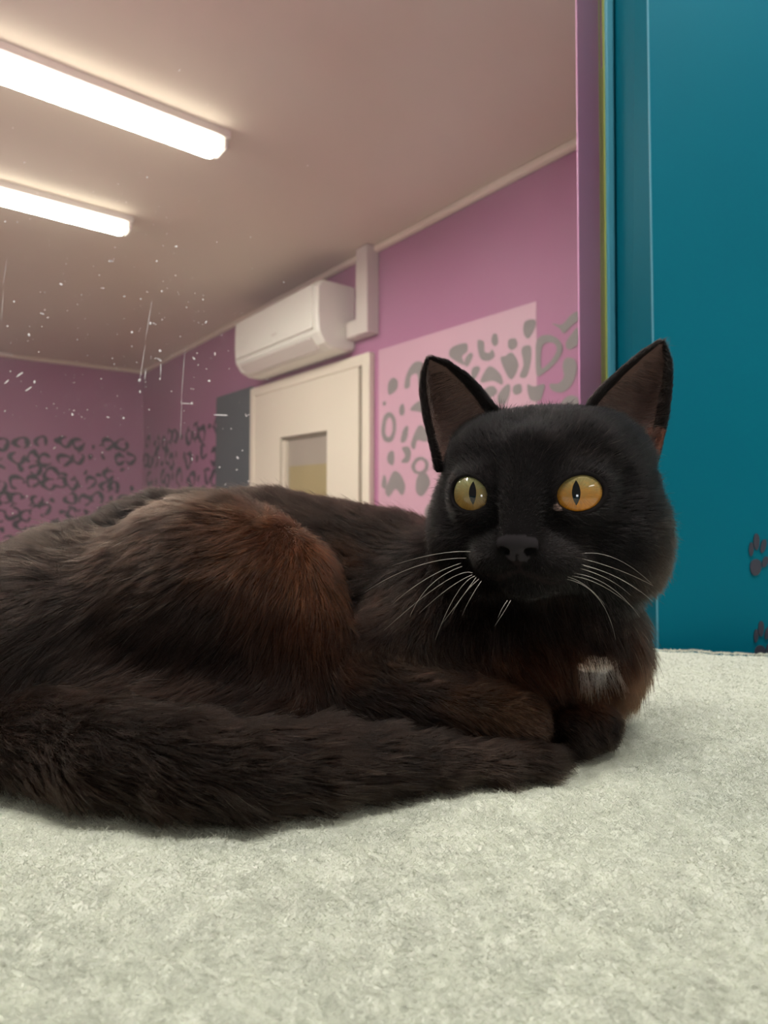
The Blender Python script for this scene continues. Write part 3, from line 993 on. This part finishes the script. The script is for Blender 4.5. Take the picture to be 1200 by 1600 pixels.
# keep the largest piece
par = np.arange(len(V))
lab = par.copy()
ed = np.concatenate([FQ[:, [0, 1]], FQ[:, [1, 2]], FQ[:, [2, 3]], FQ[:, [3, 0]]])
for _ in range(200):
    m_ = np.minimum(lab[ed[:, 0]], lab[ed[:, 1]])
    old = lab.copy()
    np.minimum.at(lab, ed[:, 0], m_); np.minimum.at(lab, ed[:, 1], m_)
    lab = lab[lab]
    if (lab == old).all(): break
vals, cn = np.unique(lab, return_counts=True)
keep = lab == vals[cn.argmax()]
new = np.cumsum(keep) - 1
FQ = new[FQ[keep[FQ].all(1)]]; V = V[keep]
# one light smoothing pass (Laplacian), which leaves the fine grid's shapes
def smooth_v(V, it, lam=.5):
    e = np.concatenate([FQ[:, [0, 1]], FQ[:, [1, 2]], FQ[:, [2, 3]], FQ[:, [3, 0]]])
    for _ in range(it):
        s_ = np.zeros_like(V); n_ = np.zeros(len(V))
        for k in range(3):
            s_[:, k] = np.bincount(e[:, 0], V[e[:, 1], k], len(V)) + np.bincount(e[:, 1], V[e[:, 0], k], len(V))
        n_ = np.bincount(e[:, 0], minlength=len(V)) + np.bincount(e[:, 1], minlength=len(V))
        V = V + lam * (s_ / n_[:, None] - V)
    return V
V = smooth_v(V, 2)
tri = np.concatenate([FQ[:, [0, 1, 2]], FQ[:, [0, 2, 3]]])
fn = np.cross(V[tri[:, 1]] - V[tri[:, 0]], V[tri[:, 2]] - V[tri[:, 0]])
VN = np.zeros_like(V)
for k in range(3):
    for c in range(3): VN[:, k] += np.bincount(tri[:, c], fn[:, k], len(V))
VN = normalize(VN)
# orientation check: the highest point's normal must look up
if VN[V[:, 2].argmax()][2] < 0:
    FQ = FQ[:, ::-1]; tri = tri[:, ::-1]; VN = -VN

# ---- grooming fields per vertex
WN = np.zeros(len(V)); COMB = np.zeros((len(V), 3)); LEN = np.zeros(len(V)); CL = np.zeros((len(V), 3)); LIFT = np.zeros(len(V))
REG = {}
loc = (V - HC) @ ROT.T                                # head-local coordinates
nose_tip = np.array([0, -.019, .068])
hv = loc - nose_tip
rn = np.linalg.norm(hv, axis=1)
head_comb = normalize((normalize(hv) + np.array([0, .15, -.8]) * np.clip(1 - rn / .05, 0, 1)[:, None]
                       + np.array([0, -.9, -.2]) * np.clip((-.012 - loc[:, 1]) / .03, 0, 1)[:, None]
                       + np.array([0, .0, -.6])) @ ROT)
best = np.full(len(V), 1e9); regid = np.zeros(len(V), int); RN = ['coat', 'chest', 'leg', 'tail', 'head', 'ear']
Vf = V.astype(np.float32)
for f_, me_ in PR:
    d = np.empty(len(V))
    for i in range(0, len(V), 100000): d[i:i+100000] = f_(Vf[i:i+100000])
    w = np.exp(-np.clip(d, -.002, 1) / .0045)
    if me_['reg'] == 'head':
        w = np.exp(-np.clip(d, -.002, 1) / .0035)
        cb_ = head_comb
        ln_ = np.interp(rn, [0, .012, .03, .06, .09, .13], [.0012, .0022, .0042, .0065, .0100, .012])
    else:
        cb_ = np.asarray(me_['comb'])[None]; ln_ = me_['ln']
    WN += w; COMB += cb_ * w[:, None]; LEN += ln_ * w; CL += np.asarray(me_['col'])[None] * w[:, None]; LIFT += me_['lift'] * w
    nb = d < best
    best[nb] = d[nb]; regid[nb] = RN.index(me_['reg'])
WN = np.maximum(WN, 1e-12)
COMB /= WN[:, None]; LEN /= WN; CL /= WN[:, None]; LIFT /= WN

# ears: distance to the ear sheets
def near_cloud(P_, cloud, r):
    lo = cloud.min(0) - r; hi = cloud.max(0) + r
    cand = np.where(np.all((P_ > lo) & (P_ < hi), 1))[0]
    d = np.full(len(P_), 1e9); j = np.zeros(len(P_), int)
    c2 = cloud[::3]
    for i in range(0, len(cand), 2000):
        ii = cand[i:i+2000]
        dd = np.linalg.norm(P_[ii][:, None] - c2[None], axis=2)
        d[ii] = dd.min(1); j[ii] = dd.argmin(1) * 3
    return d, j
ear_in = np.zeros(len(V)); ear_any = np.zeros(len(V), bool)
for s in (-1, 1):
    pts = EARPTS[s]
    d, j = near_cloud(V, pts.reshape(-1, 3), .006)
    iv, iu = np.divmod(j, 90)
    on = (d < .0042) & (best > .0012)
    up_dir = normalize(pts[-1, 45] - pts[0, 45])
    vv = iv / 89.0; uu = iu / 89.0
    nrm_front = VN @ normalize(np.array([0, -1, .0]))
    inner = on & (nrm_front > .15) & (uu > .07) & (uu < .93)
    outer = on & ~inner
    # outside and rim: short fur towards the tip; inside: sparse wispy fur
    COMB[on] = up_dir; LEN[on] = .0028; CL[on] = np.array([.010, .0075, .007]); LIFT[on] = .12
    LEN[outer] = .0032
    # the wisps grow from the inner edge and sweep across
    inn_edge = pts[:, 89 if s == -1 else 0]
    across = normalize((pts[30, 0 if s == -1 else 89] - pts[30, 89 if s == -1 else 0]) + np.array([0, 0, .012]))
    COMB[inner] = across; LEN[inner] = .011; CL[inner] = np.array([.15, .115, .098]) * (1.9 - 1.9 * vv[inner])[:, None].clip(.35, 2); LIFT[inner] = .35
    ear_in[inner] = 1; ear_any |= on
    regid[on] = RN.index('ear')

# colour patches of the coat (some paint or offset sheen): rusty flank, brown forearms, white locket
pxv = 600 + V[:, 0] / V[:, 1] * F
hgt = V[:, 2]
def patch(px_, py_, Y, r3, col, amt=1.0, power=1.0):
    c = W(px_, py_, Y)
    d = np.linalg.norm((V - c) / np.asarray(r3), axis=1)
    n_ = 1 + .35 * vnoise(V, 60, 21) + .2 * vnoise(V, 160, 22)
    w = amt * np.clip(1.25 - d * n_, 0, 1) ** power
    w = np.clip(w, 0, 1)[:, None] * (1 - ear_any)[:, None]
    CL[:] = CL * (1 - w) + np.asarray(col) * w
notail = TAIL_FN(Vf) > .004
CLs = CL.copy()
patch(455, 870, .325, (.060, .07, .040), RUST, .85)
patch(235, 800, .41, (.070, .07, .030), (.0035, .0022, .0018), .95)  # fur colour darkened to offset the sheen on the back
patch(60, 860, .40, (.045, .07, .030), (.005, .003, .0025), .9)  # same darkening against the shine over the rump
patch(500, 960, .325, (.024, .05, .045), RUST, .9)
patch(350, 1060, .32, (.10, .05, .022), (.020, .009, .006), .4)
patch(850, 1070, .33, (.045, .03, .022), RUST, .75)
patch(790, 1120, .32, (.035, .03, .015), (.055, .028, .015), .7)
patch(825, 1130, .318, (.012, .02, .012), (.075, .040, .026), .8)
patch(985, 1060, .35, (.022, .03, .025), RUST, .6)
patch(620, 1030, .345, (.035, .03, .012), (.045, .026, .016), .5)
patch(1040, 850, .34, (.030, .05, .050), (.040, .025, .018), .9)
patch(885, 860, .29, (.014, .02, .012), (.016, .0125, .012), .9)  # greyish muzzle sheen put into the fur colour
patch(905, 715, .31, (.020, .02, .006), (.016, .0115, .010), .8)
CL[~notail] = CLs[~notail]
tl = ~notail
CL[tl] = CL[tl] * (1.3 + .8 * np.clip(vnoise(V[tl], 40, 33), 0, 1))[:, None]
wl = W(935, 1036, .341)
dl = np.linalg.norm((V - wl) / np.array([.0120, .03, .0044]), axis=1) * (1 + .3 * vnoise(V, 150, 8))
wh = dl < 1.0
CL[wh] = (.75, .68, .62)

def mouth_d(p):
    ls = [[(HL(0, -.0275, .0690), 0), (HL(0, -.0365, .0625), 0)]] + [[(HL(0, -.0365, .0625), 0), (HL(q_ * .009, -.0400, .0590), 0), (HL(q_ * .016, -.0405, .051), 0)] for q_ in (-1, 1)]
    return np.min([chain_d(p, l) for l in ls], axis=0)
md = np.full(len(V), 1.0); hh = rn < .04; md[hh] = mouth_d(Vf[hh])
lower_lip = (np.abs(loc[:, 0]) < .008) & (loc[:, 1] < -.036) & (loc[:, 1] > -.0425) & (loc[:, 2] > .045)
# bald places: eyeballs, lids, nose leather
bald = np.zeros(len(V), bool)
for s in (-1, 1):
    out, ax_, ay = EAX[s]
    q = V - EC[s]
    de = np.hypot((q @ ax_) / .0124, (q @ ay) / .0094)
    bald |= (de < 1) & ((q @ out) > .002)
nosep = (np.abs(loc[:, 0]) < .0096 - .95 * np.clip(-.0240 - loc[:, 1], 0, 1)) & (loc[:, 1] > -.0300) & (loc[:, 1] < -.0172 - 25 * loc[:, 0] ** 2) & (loc[:, 2] > .0600)
bald |= nosep | (md < .0016)
bald |= V[:, 2] < .0

# skin colour on the body mesh
SK = CL * .8
SK[ear_in > 0] = (.13, .078, .064)
SK[nosep] = (.026, .022, .024)
for q_ in (-1, 1):
    SK[np.linalg.norm((loc - np.array([q_ * .0066, -.0254, .0665])) / np.array([1.15, .8, 1.4]), axis=1) < .0030] = (.0015, .0012, .0012)
for s in (-1, 1):
    q = V - EC[s]
    SK[np.linalg.norm(q, axis=1) < .019] = (.010, .008, .008)
SK[(md < .0028) & ~nosep] = (.011, .007, .007)
SK[md < .0012] = (.004, .003, .003)
cr = EC[1] + EAX[1][0] * .0135 - EAX[1][1] * .0122 - EAX[1][2] * .0040
SK[np.linalg.norm(V - cr, axis=1) < .0022] = (.35, .24, .20)
ecn = W(1020, 692, .352)
SK[(np.linalg.norm(V - ecn, axis=1) < .010) & ear_any] = (.14, .055, .035)

def skin_mat():
    m, nt, b = nt_new('cat_skin')
    at = nt.nodes.new('ShaderNodeAttribute'); at.attribute_name = 'skin_color'
    nt.links.new(at.outputs['Color'], b.inputs['Base Color'])
    b.inputs['Roughness'].default_value = .7
    b.inputs['Specular IOR Level'].default_value = .05
    n2 = noise(nt, 900, 2, .5)
    bp = nt.nodes.new('ShaderNodeBump'); bp.inputs['Strength'].default_value = .3; bp.inputs['Distance'].default_value = .0004
    nt.links.new(n2.outputs['Fac'], bp.inputs['Height']); nt.links.new(bp.outputs[0], b.inputs['Normal'])
    return m
def fur_mat():
    m = bpy.data.materials.new('fur'); m.use_nodes = True
    nt = m.node_tree; nt.nodes.clear()
    out = nt.nodes.new('ShaderNodeOutputMaterial')
    h = nt.nodes.new('ShaderNodeBsdfHairPrincipled')
    h.parametrization = 'COLOR'
    at = nt.nodes.new('ShaderNodeAttribute'); at.attribute_name = 'strand_color'
    nt.links.new(at.outputs['Color'], h.inputs['Color'])
    h.inputs['Roughness'].default_value = .32
    h.inputs['Radial Roughness'].default_value = .45
    h.inputs['Coat'].default_value = 0.0
    h.inputs['IOR'].default_value = 1.22
    h.inputs['Random Roughness'].default_value = .2
    nt.links.new(h.outputs[0], out.inputs[0])
    return m
M['skin'] = skin_mat(); M['fur'] = fur_mat()

cat = empty('cat', (.05, .36, BZ))
tag(cat, 'black cat with rusty brown flank and amber eyes lying curled on the blanket', 'cat')
body = np_mesh('body', V + np.array([0, 0, BZ]), FQ, M['skin'], cat)
ca = body.data.color_attributes.new('skin_color', 'FLOAT_COLOR', 'POINT')
ca.data.foreach_set('color', np.concatenate([SK, np.ones((len(V), 1))], 1).astype(np.float32).ravel())

# ---- strands
area = np.linalg.norm(np.cross(V[tri[:, 1]] - V[tri[:, 0]], V[tri[:, 2]] - V[tri[:, 0]]), axis=1) / 2
cen = V[tri].mean(1); cn_ = normalize(VN[tri].mean(1))
dens = np.ones(len(tri))
treg = regid[tri[:, 0]]
dens[treg == 4] = 2.4
dens[treg == 3] = 1.25
dens[(treg == 2)] = 1.6
dens[(treg == 5)] = 2.6
dens[(ear_in[tri[:, 0]] > 0)] = .8
away = (cen - np.array([0, 0, .14])); facing = -(normalize(away) * cn_).sum(1)
dens[facing < -.7] *= .5
dens[cn_[:, 2] < -.6] *= .2
dens[bald[tri].any(1)] = 0
pr = area * dens; pr /= pr.sum()
NS = 400000
ti = rng.choice(len(tri), NS, p=pr)
r1 = np.sqrt(rng.random(NS)); r2 = rng.random(NS)
wt = np.stack([1 - r1, r1 * (1 - r2), r1 * r2], -1)
tv = tri[ti]
mixv = lambda A: (A[tv] * wt[..., None]).sum(1) if A.ndim == 2 else (A[tv] * wt).sum(1)
S0 = mixv(V); SN = normalize(mixv(VN)); SCb = mixv(COMB); SL = mixv(LEN); SCl = mixv(CL); SLf = mixv(LIFT)
SR = regid[tv[:, 0]]; SE = ear_in[tv[:, 0]] > 0; SW = wh[tv[:, 0]]
SCb = normalize(SCb)
# clumps: low and middle frequency wandering of the comb direction
wand = np.stack([vnoise(S0, 55, 41), vnoise(S0, 55, 42), vnoise(S0, 55, 43)], -1) * .30 + \
       np.stack([vnoise(S0, 210, 44), vnoise(S0, 210, 45), vnoise(S0, 210, 46)], -1) * .34
wand[SR == 4] *= .6
wand[SR == 5] *= .25
T_ = SCb + wand + rng.normal(0, .10, (NS, 3))
T_ = T_ - SN * (T_ * SN).sum(1, keepdims=True)
T_ = normalize(T_)
stray = rng.random(NS) < .035
lift = SLf * (1 + .5 * vnoise(S0, 130, 47)) + rng.random(NS) * .12 + stray * .30
SL = SL * (1 + .25 * vnoise(S0, 90, 48)) * (.65 + .5 * rng.random(NS)) * (1 + .25 * stray)
SL[SE] *= (.5 + .8 * rng.random(SE.sum()))
jq = S0 + np.stack([vnoise(S0, 300, 61), vnoise(S0, 300, 62), vnoise(S0, 300, 63)], -1) * .0012
csz = np.where(SR == 4, .0018, .0030)[:, None]
kq = np.floor(jq / csz).astype(np.int64)
key = (kq[:, 0] * 73856093) ^ (kq[:, 1] * 19349663) ^ (kq[:, 2] * 83492791)
_, inv = np.unique(key, return_inverse=True)
cnt_ = np.bincount(inv)
cmean = np.stack([np.bincount(inv, S0[:, k]) / cnt_ for k in range(3)], -1)[inv]
crand = rng.normal(0, 1, cnt_.size)[inv]
pull = (cmean - S0); pull[np.linalg.norm(pull, axis=1) > .006] = 0
lift = lift * (1 + .35 * crand * (SR != 5))
lift = np.clip(lift, .05, 1.2)
D0 = normalize(T_ + SN * (lift + .35)[:, None])
D1_ = normalize(T_ + SN * (lift * .35)[:, None] - np.array([0, 0, .12]))
K = 5
tk = np.linspace(0, 1, K)
pts = S0[:, None] - SN[:, None] * .0004 + D0[:, None] * (SL[:, None] * (tk - .5 * tk ** 2))[..., None] + D1_[:, None] * (SL[:, None] * (.5 * tk ** 2))[..., None]
pts = pts + pull[:, None] * (tk ** 1.3 * .62)[None, :, None] * (SR != 5)[:, None, None]
pts = pts + (np.array([0, 0, BZ]))
pts[:, :, 2] = np.maximum(pts[:, :, 2], BZ + .0006)
base_r = np.full(NS, .000100)
base_r[SR == 4] = .000070
base_r[SR == 5] = .000055
base_r[SR == 3] = .00011
rad = base_r[:, None] * (1 - .85 * tk ** 1.5)[None]
jit = 1 + .50 * rng.normal(0, 1, NS)
gr = rng.random(NS) < .016
col = SCl * np.clip(jit + .35 * crand, .3, 2.6)[:, None]
tipb = (1 + .9 * np.clip(vnoise(S0, 45, 51), 0, 1) * (SR != 4))
col = col * tipb[:, None]
col[gr & (SR != 5)] = (.16, .13, .11)
col = np.clip(col, .002, .85)
names = ['coat_fur', 'chest_fur', 'leg_fur', 'tail_fur', 'head_fur', 'ear_fur']
for r_ in range(6):
    k_ = (SR == r_) & ~(SW & (SR != 3))
    if k_.any(): strands(names[r_], pts[k_], rad[k_], col[k_], M['fur'], cat)
k_ = SW & (SR != 3)
if k_.any():
    pw = strands('chest_patch_fur', pts[k_], rad[k_], np.full((k_.sum(), 3), .92), M['fur'], cat)
    pw['label'] = 'small white patch of chest fur'

# ---- eyes
def eye_mat(name, top, low, up_axis):
    m, nt, b = nt_new(name)
    tc = nt.nodes.new('ShaderNodeTexCoord')
    sep = nt.nodes.new('ShaderNodeSeparateXYZ'); nt.links.new(tc.outputs['Object'], sep.inputs[0])
    def mth(op, a, b_=None, c=None):
        n = nt.nodes.new('ShaderNodeMath'); n.operation = op
        for i, q in enumerate((a, b_, c)):
            if q is None: continue
            if hasattr(q, 'default_value') or hasattr(q, 'links'): nt.links.new(q, n.inputs[i])
            else: n.inputs[i].default_value = q
        return n.outputs[0]
    x, y = sep.outputs[0], sep.outputs[1]
    nz = noise(nt, 420, 3, .6)
    v = mth('MULTIPLY_ADD', y, 48.0, .5)
    v = mth('ADD', v, mth('MULTIPLY_ADD', nz.outputs['Fac'], .5, -.25))
    cr_ = ramp(nt, v, [(.18, low), (.5, tuple(.5 * (a + b_) for a, b_ in zip(top, low))), (.78, top)])
    rad_ = mth('POWER', mth('ADD', mth('MULTIPLY', x, x), mth('MULTIPLY', y, y)), .5)
    # radial fibres
    ang = mth('ARCTAN2', y, x)
    cb2 = nt.nodes.new('ShaderNodeCombineXYZ'); nt.links.new(mth('MULTIPLY', ang, 9.0), cb2.inputs[0]); nt.links.new(mth('MULTIPLY', rad_, 160.0), cb2.inputs[1])
    n3 = nt.nodes.new('ShaderNodeTexNoise'); n3.inputs['Scale'].default_value = 1.6; nt.links.new(cb2.outputs[0], n3.inputs['Vector'])
    fib = mth('MULTIPLY_ADD', n3.outputs['Fac'], .9, .55)
    mixf = nt.nodes.new('ShaderNodeVectorMath'); mixf.operation = 'SCALE'
    nt.links.new(cr_.outputs[0], mixf.inputs[0]); nt.links.new(fib, mixf.inputs['Scale'])
    rim = mth('GREATER_THAN', rad_, .0122)
    dark = rim
    mx = nt.nodes.new('ShaderNodeMix'); mx.data_type = 'RGBA'
    nt.links.new(dark, mx.inputs[0]); nt.links.new(mixf.outputs[0], mx.inputs[6]); mx.inputs[7].default_value = (.002, .002, .002, 1)
    nt.links.new(mx.outputs[2], b.inputs['Base Color'])
    b.inputs['Roughness'].default_value = .35
    b.inputs['Specular IOR Level'].default_value = .1
    b.inputs['Coat Weight'].default_value = 1.0; b.inputs['Coat Roughness'].default_value = .02
    return m
olive = (.22, .17, .06, 1); amber = (.47, .17, .012, 1)
M['eye_l'] = eye_mat('iris_olive', (.19, .18, .075, 1), (.24, .13, .03, 1), None)  # reflected haze put into this iris as an olive tint
M['eye_r'] = eye_mat('iris_amber', olive, amber, None)
m, nt, b = nt_new('pupil_black')
b.inputs['Base Color'].default_value = (.001, .001, .0012, 1); b.inputs['Roughness'].default_value = .03
M['pupil'] = m
gaze_t = np.array([0.0, 0.0, .14])
for s, mk in ((-1, 'eye_l'), (1, 'eye_r')):
    vs, fs_ = [], []
    nu, nv = 48, 32
    for i in range(nv + 1):
        th = math.pi * i / nv
        for j in range(nu):
            ph = 2 * math.pi * j / nu
            vs.append((EYE_R * math.sin(th) * math.cos(ph), EYE_R * math.sin(th) * math.sin(ph), EYE_R * math.cos(th)))
    for i in range(nv):
        for j in range(nu):
            fs_.append((i*nu+j, (i+1)*nu+j, (i+1)*nu+(j+1) % nu, i*nu+(j+1) % nu))
    e = mesh_obj('eye', vs, fs_, M[mk], cat, smooth=True)
    out, ax_, ay = EAX[s]
    g = normalize(normalize(gaze_t - EC[s]) * .55 + out * .45 + np.array([-.06, 0, .03]))
    xr = normalize(np.cross(np.array([0, 0, 1.0]), g)); yr = np.cross(g, xr)
    e.matrix_world = Matrix.Identity(4)
    mat = Matrix(((xr[0], yr[0], g[0], EC[s][0]), (xr[1], yr[1], g[1], EC[s][1]), (xr[2], yr[2], g[2], EC[s][2] + BZ), (0, 0, 0, 1)))
    e.matrix_parent_inverse = Matrix.Identity(4)
    e.matrix_basis = Matrix.Translation(cat.location).inverted() @ mat
    pvs, pfs = [], []
    for i in range(25):
        yq = -.0060 + .0120 * i / 24
        hw = .0019 * (1 - (yq / .0060) ** 2) + .00004
        for j in range(9):
            xq = hw * (j / 4 - 1); rq = EYE_R + .00006
            pvs.append((xq, yq, math.sqrt(rq * rq - xq * xq - yq * yq)))
    for i in range(24):
        for j in range(8): pfs.append((i*9+j, i*9+j+1, (i+1)*9+j+1, (i+1)*9+j))
    pu = mesh_obj('pupil', pvs, pfs, M['pupil'], None, smooth=True)
    pu.parent = e
    e['label'] = 'olive yellow eye with slit pupil' if s == -1 else 'amber orange eye with slit pupil'

# ---- whiskers and brow hairs
m, nt, b = nt_new('whisker')
b.inputs['Base Color'].default_value = (.38, .34, .30, 1); b.inputs['Roughness'].default_value = .35
M['whisker'] = m
def tube(name, pts, r0, r1, mat, parent):
    pts = [np.asarray(p, float) for p in pts]; n = len(pts); vs = []; fs_ = []; k = 5
    for i, p in enumerate(pts):
        d = pts[min(i + 1, n - 1)] - pts[max(i - 1, 0)]; d /= np.linalg.norm(d)
        a = np.cross(d, [0.1, .2, 1]); a /= np.linalg.norm(a); c = np.cross(d, a)
        r = r0 + (r1 - r0) * i / (n - 1)
        for j in range(k):
            th = 6.283 * j / k; vs.append(p + r * (a * math.cos(th) + c * math.sin(th)))
    for i in range(n - 1):
        for j in range(k): fs_.append((i*k+j, i*k+(j+1) % k, (i+1)*k+(j+1) % k, (i+1)*k+j))
    fs_.append(tuple(reversed(range(k)))); fs_.append(tuple(range((n-1)*k, n*k)))
    return mesh_obj(name, vs, fs_, mat, parent, smooth=True)
def whisk(a, m_, b_, ya, ym, yb, r=.00014):
    A, Mi, B = P(a[0], a[1], ya), P(m_[0], m_[1], ym), P(b_[0], b_[1], yb)
    C = 2 * Mi - .5 * A - .5 * B
    tube('whisker', [A * (1-t)**2 + C * 2*t*(1-t) + B * t*t for t in np.linspace(0, 1, 12)], r, r * .25, M['whisker'], cat)
YL, YR = .292, .290
for a, m_, b_ in [((735,862),(680,866),(612,884)),((728,872),(650,885),(570,925)),((720,880),(665,905),(612,945)),((722,885),(672,915),(640,965)),
                  ((738,898),(700,920),(655,958)),((742,900),(712,930),(680,1000)),((748,905),(724,930),(706,960)),((752,908),(735,935),(722,962)),((738,895),(690,912),(600,985)),((744,902),(718,938),(690,975))]:
    whisk(a, m_, b_, YL, .290, .295)
for a, m_, b_ in [((905,866),(960,872),(1018,912)),((905,872),(965,890),(1020,915)),((900,880),(955,898),(1000,925)),((905,888),(950,905),(985,930)),((890,895),(950,915),(1000,965)),
                  ((886,905),(935,935),(962,1000)),((882,900),(915,915),(945,945)),((912,884),(970,905),(1020,940)),((893,900),(940,915),(990,950))]:
    whisk(a, m_, b_, YR, .288, .297)
whisk((798,938), (788,955), (773,978), .283, .281, .281)
whisk((793,938), (784,952), (778,966), .283, .281, .281, .00014)

# ------------------------------------------------------------------ lamp over the shelf on the camera's side (it lights the cat and shows in the eyes)
near = empty('ceiling_lamp', (.35, .0, CZ + 1.60))
tag(near, 'tube lamp batten on the ceiling behind the camera', 'ceiling lamp', 'ceiling tube lamps')
box('housing', (-.37, -.05, CZ + 1.62), (1.07, .05, CZ + 1.67), M['duct'], near, .004)
box('diffuser', (-.35, -.08, CZ + 1.56), (1.05, .08, CZ + 1.62), M['cat_lamp_on'], near, .02)
